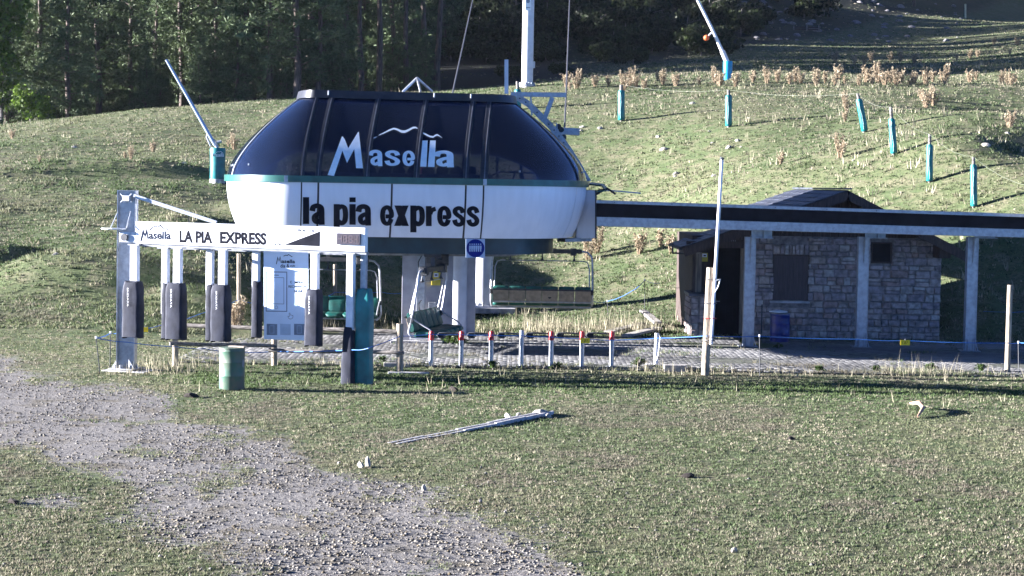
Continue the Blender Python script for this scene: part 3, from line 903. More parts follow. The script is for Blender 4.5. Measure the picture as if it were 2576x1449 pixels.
def make_pine(seed, H=16.0, base=.18, rad=2.6, nb=70, trunk_r=.19, hue=0.0, dense=1.0, label='', group=None):
    r_ = np.random.default_rng(seed)
    root = thing('pine_tree', label, 'tree', (0, 0, 0), group)
    ph = r_.random() * 6; 
    tp = [Vector((.12 * math.sin(ph + k * .9), .12 * math.cos(ph + k * 1.1), H * k / 9)) for k in range(10)]
    tp[0] = Vector((0, 0, -.6))
    trunk = MB(); trunk.tube(tp, [trunk_r * (1.15 - 1.05 * k / 9) for k in range(10)], 8)
    C_ = []; Rr = []; Cl = []
    limbs = MB()
    for b in range(nb):
        f = base + (1 - base) * (b + r_.random()) / nb
        prof = (1 - ((f - base) / (1 - base)) ** 1.35) * min(1, (f - base) / .12 + .45)
        L = rad * (prof * (.65 + .55 * r_.random()) + .10)
        th = b * 2.4 + r_.random() * 1.1; z0 = f * H
        el = .05 + .35 * r_.random() + .35 * f
        d = np.array([math.cos(th) * math.cos(el), math.sin(th) * math.cos(el), math.sin(el)])
        k0 = min(9, int(z0 / H * 9)); o_ = np.array(tp[k0]); o_[2] = z0
        if b % 2 == 0:
            limbs.tube([Vector(o_), Vector(o_ + d * L * .9 + np.array([0, 0, -.05 * L]))], [.045 * (1.2 - f), .012], 4)
        m_ = max(3, int(L / .30 * dense))
        for k in range(m_):
            t = .25 + .75 * (k + r_.random()) / m_
            sp = .11 * L * t
            c = o_ + d * L * t + r_.normal(size=3) * np.array([sp, sp, .16 + .25 * sp]); c[2] -= .08 * L * t * t
            C_.append(c); Rr.append(.34 + .20 * r_.random())
            g = .65 + .5 * r_.random() + .15 * t
            Cl.append(np.array([.072 + .030 * hue, .104 + .012 * hue, .046]) * g)
    trunk.v += []; 
    trunk.build('trunk', MAT['bark'], root, smooth=60)
    tag(limbs.build('limbs', MAT['bark'], root), kind='stuff')
    V, Fq, Cc = clumps_mesh(np.array(C_), np.array(Rr), 17, np.array(Cl), seed + 100, wid=.115)
    mesh_obj('crown', np_mesh('crown', V, Fq, MAT['needles'], np.clip(Cc, 0, 1), 4), None, root)
    return root

def make_leafy(seed, H=9.0, rad=2.6, col=(.16, .24, .03), label='', group=None, name='leafy_tree', base=.15, n=420, rr=.32, cat='tree', bare=False):
    r_ = np.random.default_rng(seed)
    root = thing(name, label, cat, (0, 0, 0), group)
    t = MB()
    t.tube([Vector((0, 0, -.5)), Vector((.05, 0, H * .3)), Vector((.1, .08, H * .65)), Vector((.1, .1, H * .95))], [.05 + H * .008, .04 + H * .006, .05, .015], 7)
    for k in range(10):
        a = k * 2.4; z = H * (.2 + .06 * k)
        t.tube([Vector((.05, 0, z)), Vector((math.cos(a) * rad * .6, math.sin(a) * rad * .6, z + H * .12))], [.012 + .004 * H, .01], 4)
    t.build('trunk' if cat == 'tree' else 'stems', MAT['bark_grey'], root)
    C_ = []; Rr = []; Cl = []
    lob = [(r_.normal(size=3) * np.array([.42, .42, .3])) for _ in range(9)]
    for k in range(n):
        l_ = lob[k % 9]; d = r_.normal(size=3); d /= np.linalg.norm(d)
        q = l_ + d * (.32 + .16 * r_.random())
        c = np.array([q[0] * rad, q[1] * rad, H * (base + (1 - base) * (.5 + .52 * q[2]))])
        if c[2] < .1: c[2] = .1 + .2 * r_.random()
        C_.append(c); Rr.append(rr * (.7 + .6 * r_.random())); Cl.append(np.array(col) * (.55 + .7 * r_.random()))
    V, Fq, Cc = clumps_mesh(np.array(C_), np.array(Rr), 9, np.array(Cl), seed + 7, wid=.34)
    mesh_obj('crown' if cat == 'tree' else 'foliage', np_mesh('crown', V, Fq, MAT['leafy'], np.clip(Cc, 0, 1), 4), None, root)
    return root

FG = 'pines of the forest behind the slope'
DL = 'dark pine standing in the forest behind the slope'
protos = [make_pine(11, 17, .06, 2.9, 84, .20, 0, 1.1, DL, FG), make_pine(12, 19, .10, 3.1, 88, .22, .2, 1.1, DL, FG),
          make_pine(13, 15, .05, 2.6, 76, .17, .1, 1.15, DL, FG), make_pine(14, 21, .40, 2.7, 60, .22, .4, 1.0, DL, FG),
          make_pine(15, 11, .03, 2.3, 70, .14, 0, 1.2, DL, FG)]
used = [False] * 5
def plant(pr, flags, i, p, sc, rz, label=None, group='keep'):
    if not flags[i]: o = pr[i]; flags[i] = True
    else: o = copy_tree(pr[i])
    o.location = (p[0], p[1], p[2]); o.rotation_euler.z = rz; o.scale = (sc, sc, sc * random.uniform(.94, 1.08))
    if label:
        o['label'] = label
    if group is None and 'group' in o: del o['group']
    elif group != 'keep' and group: o['group'] = group
    return o
def at_u(u, y):
    x = (P(u, 300, y)).x
    return (x, y, zat(x, y) - .1)
# edge of the wood, the trees whose outlines show
edge = [(-60, 133, 0, 1.0), (20, 137, 2, .9), (95, 140, 1, 1.0), (170, 136, 0, .92), (245, 141, 1, 1.0), (330, 143, 2, 1.1), (390, 146, 0, .9), (455, 150, 1, 1.0),
        (615, 141, 1, 1.05), (680, 139, 0, 1.1), (745, 138, 1, 1.1), (800, 139.5, 0, 1.0), (835, 142, 2, .9), (595, 139.5, 4, .8), (865, 150, 3, 1.0), (905, 147, 3, .95),
        (950, 149, 3, 1.05), (985, 152, 0, 1.0), (1020, 151, 3, 1.0), (1062, 156, 3, 1.05), (1100, 158, 3, 1.1), (540, 152, 0, 1.0), (505, 156, 3, 1.1), (775, 144, 3, 1.1), (705, 146, 1, 1.15), (640, 148, 0, 1.15)]
for k, (u, y, i, s) in enumerate(edge):
    lab = None; grp = 'keep'
    if k == 10: lab, grp = 'tall broad sunlit pine at the wood edge just left above the dome', 'sunlit edge pines'
    if k == 9: lab, grp = 'broad sunlit pine left of the tallest one above the dome', 'sunlit edge pines'
    if k == 13: lab, grp = 'short bushy pine at the foot of the sunlit wood edge', 'sunlit edge pines'
    if k < 8: lab, grp = '%s pine from the left along the shaded wood edge' % ('first', 'second', 'third', 'fourth', 'fifth', 'sixth', 'seventh', 'eighth')[k], 'shaded edge pines'
    if 14 <= k <= 20: lab, grp = '%s bare trunked pine right of the sunlit edge pines' % ('first', 'second', 'third', 'fourth', 'fifth', 'sixth', 'seventh')[k - 14], 'bare trunked pines'
    plant(protos, used, i, at_u(u, y), s, k * 1.9, lab, grp)
# deeper rows
for k in range(86):
    u = random.uniform(-160, 1120) if k < 62 else random.uniform(-420, 1180)
    y = random.uniform(156, 178) if k < 44 else random.uniform(178, 225)
    if u > 1000: y += 12
    plant(protos, used, random.choice([0, 1, 2, 0, 1, 2, 3] if u > 860 else [0, 1, 2]), at_u(u, y), random.uniform(.9, 1.2), k * 2.3)
# understorey at the edge
for k in range(24):
    u = random.uniform(-40, 1080); y = (138 + 6 * random.random()) if u < 860 else 148 + 8 * random.random()
    plant(protos, used, 4, at_u(u, y), random.uniform(.28, .55), k * 1.3, 'small young pine in the understorey at the wood edge', 'young pines of the understorey')
# trees standing on the left, outside the frame, that shade the hollow beyond the crest
for k in range(46):
    x_, y_ = random.uniform(-115, -47), random.uniform(151, 215)
    plant(protos, used, k % 3, (x_, y_, zat(x_, y_) - .2), random.uniform(1.0, 1.25), k)
# bright leafy trees, far left
lf = make_leafy(31, 13, 2.2, (.10, .17, .028), 'bright yellow green leafy tree at the far upper left', None, n=620, rr=.42)
lf.location = at_u(2, 134); lf.location.z -= .5
lf2 = make_leafy(32, 3.0, 1.3, (.12, .19, .03), 'small bright green sapling low at the left wood edge', None, 'sapling', n=200, rr=.25)
lf2.location = at_u(75, 131)
# tall pines over the far right corner and shrubs of the shaded hillside
for k, (u, y) in enumerate(((2290, 268), (2345, 280), (2390, 292), (2440, 300), (2500, 305), (2560, 310), (2620, 300), (2250, 285), (2210, 292), (2480, 320))):
    plant(protos, used, [0, 1, 3][k % 3], at_u(u, y), 1.15, k * 1.7, 'dark pine in the row above the far right slope', 'pines above the far right slope')
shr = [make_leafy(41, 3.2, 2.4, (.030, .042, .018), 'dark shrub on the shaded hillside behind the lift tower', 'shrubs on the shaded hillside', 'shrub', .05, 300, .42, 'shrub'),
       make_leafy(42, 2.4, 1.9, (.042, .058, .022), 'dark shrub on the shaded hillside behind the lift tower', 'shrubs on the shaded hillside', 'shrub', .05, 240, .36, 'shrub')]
su = [False, False]
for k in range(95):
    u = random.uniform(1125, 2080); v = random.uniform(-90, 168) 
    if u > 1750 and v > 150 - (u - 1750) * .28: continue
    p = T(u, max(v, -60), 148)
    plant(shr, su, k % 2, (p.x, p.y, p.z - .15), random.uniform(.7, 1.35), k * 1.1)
# young pale shrubs catching light
for k, (u, v) in enumerate(((1275, 138), (1268, 196), (1290, 198), (1390, 155), (1405, 190))):
    q = copy_tree(shr[1]); p = T(u, v, 150); q.location = p; s = .45; q.scale = (s, s, s)
    tag(q, 'small pale green bush on the hillside beside the lift tower', 'shrub', 'pale bushes beside the tower')

# ---------------------------------------------------------------- dried thistle clumps
def make_thistle(seed, H, n, spread):
    r_ = np.random.default_rng(seed)
    root = thing('dried_plant', 'tan dried thistle clump standing on the slope', 'plant', (0, 0, 0), 'dried thistles on the slopes')
    st = MB(); C_ = []; Rr = []; Cl = []
    for k in range(n):
        a = r_.random() * 6.28; q = spread * math.sqrt(r_.random()); h = H * (.55 + .5 * r_.random())
        b = Vector((math.cos(a) * q * .35, math.sin(a) * q * .35, -.05)); t = Vector((math.cos(a) * q, math.sin(a) * q, h))
        st.tube([b, (b + t) / 2 + Vector((0, 0, .05)), t], [.02, .016, .012], 4)
        for j in range(6):
            f = .30 + .70 * j / 5
            c = b + (t - b) * f + Vector((r_.normal() * .07, r_.normal() * .07, r_.normal() * .04))
            C_.append(np.array(c)); Rr.append((.05 + .055 * f) * (.8 + .5 * r_.random())); Cl.append(np.array([.38, .315, .215]) * (.6 + .6 * r_.random()))
    sk_ = st.build('stalks', nmat('thistle_stalk_%d' % seed, (.26, .19, .12), .9, 0, .2, 5), root); tag(sk_, kind='stuff')
    V, Fq, Cc = clumps_mesh(np.array(C_), np.array(Rr), 9, np.array(Cl), seed, wid=.4)
    tag(mesh_obj('seed_heads', np_mesh('seed_heads', V, Fq, MAT['dry_plant'], np.clip(Cc, 0, 1), 4), None, root), kind='stuff')
    return root
th = [make_thistle(51, 1.15, 16, .38), make_thistle(52, .95, 11, .30), make_thistle(53, 1.35, 20, .42)]
tu = [False] * 3
tl = [(1425, 215), (1432, 224), (1450, 220), (1497, 215), (1530, 214), (1585, 212), (1600, 216), (1655, 200), (1668, 212), (1700, 214), (1760, 212), (1800, 205), (1810, 214),
      (1895, 205), (1930, 206), (1955, 204), (1985, 208), (2000, 203), (2015, 206), (2075, 206), (2100, 210), (2110, 200), (2125, 207), (2160, 212), (2180, 203), (2195, 212), (2210, 206),
      (2225, 210), (2240, 204), (2255, 212), (2265, 206), (2290, 212), (2300, 207), (2330, 210), (2345, 203), (2375, 208), (2440, 204), (2455, 198), (2520, 208), (2545, 212), (2555, 204), (2535, 210),
      (2100, 152), (2150, 160), (2175, 158), (2190, 152), (2240, 150), (2265, 152), (2300, 155), (2405, 148), (2440, 143), (2460, 140), (2540, 135), (2500, 108), (2560, 112),
      (2130, 278), (2125, 262), (2330, 268), (2320, 250), (2350, 262), (2540, 320), (1965, 410), (2115, 395), (2125, 305),
      (312, 275), (420, 262), (428, 264), (520, 258), (540, 256), (945, 226), (315, 395), (330, 398), (385, 378), (575, 368), (590, 372), (30, 345), (100, 405), (1570, 225), (1620, 222), (1850, 215), (2052, 212)]
lonely = {(312, 275): 'tan dried thistle alone on the left crest before the wood', (945, 226): 'dried thistle showing just above the dome roof edge', (1965, 410): 'tall dried thistle alone in the middle of the right slope'}
for k, (u, v) in enumerate(tl):
    p = T(u, v + 4)
    o = plant(th, tu, k % 3, p, random.uniform(.5, .9) * (.65 if u < 800 else 1), k * 1.7)
    if (u, v) in lonely:
        o['label'] = lonely[(u, v)]
# flowering clump by the wooden post behind the fence
o = plant(th, tu, 0, G(593, 830, .1), .9, .4, 'dried brown plant beside the tall wooden post behind the fence', 'dried thistles on the slopes')
for k, (u, v) in enumerate(((1610, 640), (1660, 620), (1500, 640), (1480, 655), (1690, 640))):
    p = T(u, v); plant(th, tu, k % 3, p, .8, k * 1.2, 'dried weed on the bank left of the hut', 'dried weeds on the bank by the hut')
# green weeds at the paving edge
wd0 = make_leafy(61, .35, .22, (.05, .085, .02), 'low green weed growing at the paving edge', 'weeds at the paving edge', 'weed', .0, 46, .09, 'weed')
wl_ = [(1130, 868, 1.1), (1150, 872, .9), (1868, 872, .8), (1400, 935, .6), (1610, 925, .7), (1240, 930, .6), (2060, 938, .5), (2340, 935, .6), (2200, 938, .5), (960, 915, .5), (1960, 880, .5), (2470, 938, .6)]
for k, (u, v, s) in enumerate(wl_):
    o = wd0 if k == 0 else copy_tree(wd0)
    p = G(u, v); o.location = (p.x, p.y, .02); o.rotation_euler.z = k; o.scale = (s, s, s)
# ================================================================ LIFT STATION
SROT = R(9.0)
SE = (math.cos(SROT), math.sin(SROT))
SO = P(985, 600, 54.0); SO.z = 0
FRONT = Plane(SO, SE)
def st(s, d, z):                          # station coordinates: s along the front, d into the depth
    q = FRONT.o + FRONT.e * s - FRONT.n * d
    return Vector((q.x, q.y, z))
Z_BOT, Z_TOP = 3.16, 4.62
Z_BAND0, Z_BAND1 = 4.62, 4.80
Z_D0, Z_D1 = 4.80, 7.02
sL = FRONT.sz(757, 540)[0]; sR = FRONT.sz(1215, 540)[0]
RL, DL_ = 1.95, 3.2; RR, DR = 3.7, 5.2; DBACK = 13.0
def plan(n_arc=26):
    """outline from back left round the front to back right, with inward normals and a running mark"""
    pts = [(sL - RL + .17 * (DBACK - DL_), DBACK), (sL - RL + .17 * (DBACK * .6 - DL_), DBACK * .6)]
    for k in range(n_arc + 1):
        t = math.pi / 2 * k / n_arc
        pts.append((sL - RL * max(0.0, math.cos(t)) ** .9, DL_ - DL_ * max(0.0, math.sin(t)) ** .9))
    m_ = 14
    for k in range(1, m_): pts.append((sL + (sR - sL) * k / m_, 0))
    for k in range(n_arc + 1):
        t = math.pi / 2 * k / n_arc
        pts.append((sR + RR * max(0.0, math.sin(t)) ** .9, DR - DR * max(0.0, math.cos(t)) ** .9))
    pts += [(sR + RR, DBACK * .6), (sR + RR, DBACK)]
    return pts
OUT = plan()
def inset_plan(pts, ins):
    res = []
    n = len(pts)
    for i, p in enumerate(pts):
        a = Vector(pts[max(i - 1, 0)]); b = Vector(pts[min(i + 1, n - 1)])
        d = (b - a).normalized(); nrm = Vector((-d.y, d.x))    # inward: into the body
        res.append((p[0] + nrm.x * ins, p[1] + nrm.y * ins))
    return res
_chk = inset_plan(OUT, .5)[len(OUT) // 2]
if _chk[1] < 0:
    _ip = inset_plan
    inset_plan = lambda pts, ins: _ip(pts, -ins)
def plan_par(rl, dl, rr, dr, d0, n_arc=26):
    pts = [(sL - rl + .17 * (DBACK - DL_), DBACK), (sL - rl + .17 * (DBACK * .6 - DL_), DBACK * .6)]
    for k in range(n_arc + 1):
        t = math.pi / 2 * k / n_arc
        pts.append((sL - rl * max(0.0, math.cos(t)) ** .9, d0 + dl - dl * max(0.0, math.sin(t)) ** .9))
    for k in range(1, 14): pts.append((sL + (sR - sL) * k / 14, d0))
    for k in range(n_arc + 1):
        t = math.pi / 2 * k / n_arc
        pts.append((sR + rr * max(0.0, math.sin(t)) ** .9, d0 + dr - dr * max(0.0, math.cos(t)) ** .9))
    pts += [(sR + rr, DBACK * .6), (sR + rr, DBACK)]
    return pts
def dome_outline(z, off=0.0):
    k = max(0, min(1, (z - Z_D0) / (Z_D1 - Z_D0))) ** 1.5
    mix = lambda a, b: a + (b - a) * k
    pts = plan_par(mix(RL, .42), mix(DL_, 1.6), mix(RR, 1.0), mix(DR, 2.2), mix(0, 2.35))
    pts = [(a_ + .5 * k, b_) for a_, b_ in pts]
    return inset_plan(pts, off) if off else pts
def white_outline(z, off=0.0): return inset_plan(OUT, white_in(z) + off)
def white_in(z): return .40 * ((Z_TOP - z) / (Z_TOP - Z_BOT)) ** 2
def dome_in(z): return 2.35 * max(0, min(1, (z - Z_D0) / (Z_D1 - Z_D0))) ** 1.5
def idx_of(s, side):                      # index along OUT nearest to front position s
    return min(range(len(OUT)), key=lambda i: abs(OUT[i][0] - s) + (0 if (OUT[i][1] < 6) else 50) + (0 if (side == 'l' and OUT[i][0] < 0) or (side == 'r' and OUT[i][0] > 0) or side == 'c' else 50))
station = thing('lift_station', 'chairlift station with smoked glass dome above white lettered panels', 'lift station', st(0, 5, 0))

def curve_between(i0, i1, gap=.015):
    """plan points between two fractional places, as a list"""
    def at(f):
        k = int(math.floor(f)); k = min(max(k, 0), len(OUT) - 2); t = f - k
        return (OUT[k][0] * (1 - t) + OUT[k + 1][0] * t, OUT[k][1] * (1 - t) + OUT[k + 1][1] * t)
    fs = [i0] + [k for k in range(int(math.ceil(i0 + 1e-6)), int(math.floor(i1 - 1e-6)) + 1)] + [i1]
    return fs, at
def frac_front(u, v=540):
    s = FRONT.sz(u, v)[0]
    base = 2 + 26
    return base + (s - sL) / (sR - sL) * 14
def inset_at(f, ins):
    k = int(math.floor(f)); k = min(max(k, 0), len(OUT) - 2); t = f - k
    q = inset_plan(OUT, ins)
    return (q[k][0] * (1 - t) + q[k + 1][0] * t, q[k][1] * (1 - t) + q[k + 1][1] * t)
def skin(name, f0, f1, zs, outl, thick, mat, parent, smooth=60):
    """slab following an outline; outl(z, off) -> plan points, off inward"""
    fs, _ = curve_between(f0, f1)
    if not callable(outl): raise ValueError
    def rowpts(z, off):
        q = outl(z, off)
        r_ = []
        for f in fs:
            k = min(max(int(math.floor(f)), 0), len(OUT) - 2); t = f - k
            r_.append(st(q[k][0] * (1 - t) + q[k + 1][0] * t, q[k][1] * (1 - t) + q[k + 1][1] * t, z))
        return r_
    mb = MB(); mb.shell([rowpts(z, 0) for z in zs], [rowpts(z, thick) for z in zs])
    return mb.build(name, mat, parent, smooth=smooth)
NP = len(OUT) - 1
F_L0 = 2.0; F_FL = 28.0; F_FR = 42.0; F_R1 = 68.0
wz = [Z_BOT + (Z_TOP - Z_BOT) * k / 8 for k in range(9)]
seams = [0, 10, frac_front(757), frac_front(800), frac_front(985), frac_front(1171), frac_front(1216), 56.5, 64.0, 68.6, NP]
gap = .075
for a_, b_ in zip(seams[:-1], seams[1:]):
    ga = gap if b_ - a_ < 1.2 else .13
    skin('wall_panel', a_ + ga * .6, b_ - ga * .6, wz, white_outline, .04, MAT['white_paint'], station)
# dark liner behind the joints
skin('liner', 0, NP, [Z_BOT + .02 + (Z_TOP - Z_BOT - .03) * k / 6 for k in range(7)], lambda z, o=0: white_outline(z, o + .06), .03, MAT['dark_trim'], station)
# floor closing the body
def plate(name, z, thick, ins, mat, q=None):
    q = q or inset_plan(OUT, ins); top = [st(a, b, z + thick) for a, b in q]; bot = [st(a, b, z) for a, b in q]
    n = len(q); mb = MB()
    mb.add(bot + top, [tuple(reversed(range(n))), tuple(range(n, 2 * n))] + [(i, (i + 1) % n, n + (i + 1) % n, n + i) for i in range(n)])
    return mb.build(name, mat, station)
plate('floor_plate', Z_BOT - .01, .05, .46, MAT['dark_trim'])
plate('deck', Z_TOP + .03, .05, .12, MAT['dark_trim'])
# green band round the waist
skin('green_band', 0, NP, [Z_BAND0, Z_BAND0 + .02, Z_BAND1 - .02, Z_BAND1], lambda z, o=0: inset_plan(OUT, o - .07), .12, MAT['green_paint'], station, 40)
for u in (719 + 0, 1219):
    s, z = FRONT.sz(u, 461)
    mb = MB(); c = FRONT.pt(s, (Z_BAND0 + Z_BAND1) / 2, .075); mb.box(c, (.10, .02, .17), SROT); mb.build('band_joint', MAT['galv'], station)
# dome glazing
dz = [Z_D0 + (Z_D1 - Z_D0) * (k / 12) for k in range(13)]
fm = [frac_front(757), frac_front(799), frac_front(921), frac_front(1046), frac_front(1170), frac_front(1217)]
gseams = [0, 9.0] + fm + [57.0, 67.0, NP]
for a_, b_ in zip(gseams[:-1], gseams[1:]):
    skin('glass_panel', a_ + .02, b_ - .02, dz, dome_outline, .02, MAT['smoked_glass'], station)
def strip(f, w, z0, z1, proud, mat, name, parent, insf=dome_in, n=14):
    """a narrow bar that climbs the dome at plan place f"""
    q0 = dome_outline((z0 + z1) / 2); k = min(max(int(f), 0), NP - 1)
    tx, ty = q0[k + 1][0] - q0[k][0], q0[k + 1][1] - q0[k][1]; L = math.hypot(tx, ty); df = w / L / 2
    zs = [z0 + (z1 - z0) * j / n for j in range(n + 1)]
    out = []; inn = []
    for z in zs:
        pl_o = dome_outline(z, -proud); pl_i = dome_outline(z, .01)
        def pick(pl, ff):
            kk = min(max(int(math.floor(ff)), 0), NP - 1); t = ff - kk
            return st(pl[kk][0] * (1 - t) + pl[kk + 1][0] * t, pl[kk][1] * (1 - t) + pl[kk + 1][1] * t, z)
        out.append([pick(pl_o, f - df), pick(pl_o, f + df)]); inn.append([pick(pl_i, f - df), pick(pl_i, f + df)])
    mb = MB(); mb.shell(out, inn); return mb.build(name, mat, parent)
for k, f in enumerate([9.0] + fm + [57.0, 67.0]):
    side = k in (0, 7, 8)
    mu = strip(f, .07 if side else .15, Z_D0, Z_D1, .035, MAT['galv' if k == 0 else 'mullion_dark'], 'mullion', station)
    if not side:
        strip(f, .022, Z_D0 + .01, Z_D1 - .01, .052, MAT['seal_light'], 'seal', mu)
# hinged catches and studs low on the glass
for f, z in ((7.6, 5.05), (9.8, 5.05), (15, 5.08), (8.4, 5.06), (46, 5.02), (60, 5.05)):
    _q = dome_outline(z, -.03); p = _q[int(f)]; mb = MB(); mb.tube([st(p[0], p[1], z - .02), st(p[0], p[1], z + .03)], .022, 6); mb.build('catch', MAT['galv'], station)
# roof edge and cap
skin('roof_fascia', 0, NP, [Z_D1 - .02, Z_D1 + .20], lambda z, o=0: dome_outline(Z_D1, o - .05 + (z - Z_D1) * .25), .06, MAT['dark_trim'], station, 30)
plate('roof', Z_D1 + .13, .04, 0, MAT['dark_trim'], dome_outline(Z_D1, .02))
for u in (1117 - 0, 840, 1263 - 50):
    s, z = FRONT.sz(u, 240); mb = MB(); mb.tube([st(s, 2.25, Z_D1 + .06), st(s, 2.25, Z_D1 + .18)], .02, 6); mb.build('roof_bolt', MAT['galv'], station)
mb = MB(); p0 = P(800, 241, 56.4); mb.box(p0, (.2, .04, .22), SROT); mb.build('floodlight', MAT['galv'], station)

# lettering on the white panels
def on_white(u, v, q=0.0):
    d = .2
    for _ in range(6):
        p = FRONT.hit(u, v, -d); d = white_in(max(Z_BOT, min(Z_TOP, p.z)))
    return FRONT.hit(u, v, -d) + FRONT.n * (.012 + q)
vrows = [470 + 9 * k for k in range(16)]
# letters are set one by one so that each falls where it stands
for ch, x0, x1, y0, y1 in (('l', 107, 152, 190, 383), ('a', 165, 264, 235, 388), ('p', 328, 432, 240, 437), ('i', 441, 486, 192, 388), ('a', 497, 597, 240, 394),
                           ('e', 660, 760, 245, 398), ('x', 762, 868, 250, 397), ('p', 878, 983, 250, 443), ('r', 990, 1062, 250, 398), ('e', 1070, 1172, 250, 404), ('s', 1178, 1276, 252, 405), ('s', 1280, 1378, 252, 405)):
    yr = {'l': (-43, 155), 'i': (-45, 155), 'p': (4, 195)}.get(ch, (0, 155))
    glyph_px(ch, (724.5 + x0 * .3502, 429.3 + y0 * .3502, 724.5 + x1 * .3502, 429.3 + y1 * .3502), on_white, 'black_ink', station, vrows, yr[0], yr[1], .008)

def on_glass(u, v, q=0.0):
    off = .03 + q
    d = .2
    for _ in range(9):
        p = FRONT.hit(u, v, -d); d = .5 * d + .5 * dome_in(max(Z_D0, min(Z_D1, p.z)))
    return FRONT.hit(u, v, -d) + Vector((FRONT.n.x, FRONT.n.y, .6)).normalized() * off
lx = lambda x: 805 + x * .14583; ly = lambda y: 322 + y * .14583
grow = [300 + 6 * k for k in range(26)]
def zpoly(pts): return [(lx(a), ly(b)) for a, b in pts]
poly_px([zpoly([(130, 820), (240, 838), (385, 400), (465, 612), (590, 370), (622, 702), (740, 705), (668, 75), (655, 80), (485, 360), (430, 215), (388, 152), (375, 160)])],
        on_glass, 'logo_white', station, 'letter', grow)
for ch, x0, x1, y0, y1 in (('a', 850, 1085, 380, 668), ('s', 1098, 1400, 385, 672), ('e', 1412, 1640, 390, 676), ('l', 1725, 1855, 225, 675), ('l', 1858, 1995, 225, 680), ('a', 1975, 2322, 392, 688)):
    if ch == 'l':
        poly_px([zpoly([(x0, y1), (x1 - 22, y1 + 4), (x1, y0), (x0 + 40, y0)])], on_glass, 'logo_white', station, 'letter', grow)
    else:
        glyph_px(ch, (lx(x0), ly(y0), lx(x1), ly(y1)), on_glass, 'logo_white', station, grow, 0, 155, wmul=.82)
def thick_line(pts, ws):
    top = []; bot = []
    for i, (x, y) in enumerate(pts):
        top.append((lx(x), ly(y - ws[i] / 2))); bot.append((lx(x), ly(y + ws[i] / 2)))
    return [[top[i], top[i + 1], bot[i + 1], bot[i]] for i in range(len(pts) - 1)]
poly_px(thick_line([(1010, 135), (1100, 95), (1200, 45), (1270, 20), (1330, 35), (1400, 70), (1460, 75), (1530, 45), (1600, 5), (1650, 0), (1682, 20)], [10, 24, 30, 30, 36, 44, 44, 40, 34, 28, 16]), on_glass, 'logo_white', station, 'mountain_line', grow)
poly_px(thick_line([(922, 185), (950, 172), (985, 160)], [12, 18, 6]), on_glass, 'logo_white', station, 'mountain_line', grow)
poly_px(thick_line([(1775, 95), (1840, 130), (1900, 158), (1950, 165), (1985, 140), (2020, 128), (2060, 148), (2105, 182)], [30, 34, 30, 30, 30, 28, 20, 6]), on_glass, 'logo_white', station, 'mountain_line', grow)

# machinery seen through the glass
def inbox(name, u, v, d, size, mat):
    p = FRONT.hit(u, v, -d); mb = MB(); mb.box(p, size, SROT); return mb.build(name, MAT[mat], station, bevel=.02)
p = FRONT.hit(1075, 425, -2.2); mb = MB(); mb.lathe([(.14, -.5), (.30, -.48), (.32, -.3), (.2, -.26), (.2, .4), (.14, .45)], p, 18); mb.build('red_motor', MAT['red_machine'], station, smooth=40)
inbox('red_gear_case', 1092, 330, 3.4, (1.5, .8, .9), 'red_machine')
inbox('gear_case', 1000, 380, 3.4, (1.6, 1.0, .9), 'chair_back')
inbox('control_box', 880, 400, 3.0, (.6, .5, .8), 'galv_dull')
inbox('frame_beam', 1000, 440, 1.6, (5.4, .12, .10), 'galv_dull')
inbox('frame_beam', 1000, 300, 3.6, (5.6, .16, .16), 'galv_dull')
for u in (845, 905, 980, 1110, 1165, 1250, 1310):
    pa = FRONT.hit(u, 448, -2.6); mb = MB(); mb.bar(Vector((pa.x, pa.y, 4.7)), Vector((pa.x, pa.y, 6.3)), .08, .08); mb.build('frame_post', MAT['galv_dull'], station)
for u in range(860, 1190, 36):
    pa = FRONT.hit(u, 432, -1.7); mb = MB(); mb.tube([pa + Vector((0, -.06, 0)), pa + Vector((0, .06, 0))], .17, 14); mb.build('drive_tyre', MAT['rubber'], station, smooth=40)
mb = MB(); mb.tube([FRONT.hit(1240, 440, -2.6), FRONT.hit(1258, 432, -2.2), FRONT.hit(1400, 437, -2.4)], .03, 6); mb.build('hand_rail', MAT['galv'], station)
mb = MB(); mb.tube([FRONT.hit(1290, 455, -2), FRONT.hit(1296, 430, -2), FRONT.hit(1312, 425, -2), FRONT.hit(1318, 455, -2)], .03, 6); mb.build('hand_rail', MAT['galv'], station)

# dark green skirt below the panels
def skirt_pts(ins):
    return inset_plan(OUT, ins)
q1 = skirt_pts(.95); zz0, zz1 = 2.70, 3.17
sk_o = [[st(a, b, z) for a, b in q1] for z in (zz0, zz1)]; q2 = skirt_pts(1.0); sk_i = [[st(a, b, z) for a, b in q2] for z in (zz0, zz1)]
mb = MB(); mb.shell(sk_o, sk_i); mb.build('green_skirt', MAT['green_dark'], station, smooth=50)
qb = skirt_pts(1.3); n = len(qb); mb = MB(); mb.add([st(a, b, 2.78) for a, b in qb] + [st(a, b, 2.84) for a, b in qb], [tuple(reversed(range(n))), tuple(range(n, 2 * n))]); mb.build('underside', MAT['dark_trim'], station)
# guide rail of the chairs under the skirt
mb = MB(); mb.tube([st(a, b, 2.66) for a, b in inset_plan(OUT, 1.9)[2:-2]], .06, 6); mb.build('guide_rail', MAT['galv_dull'], station, smooth=50)

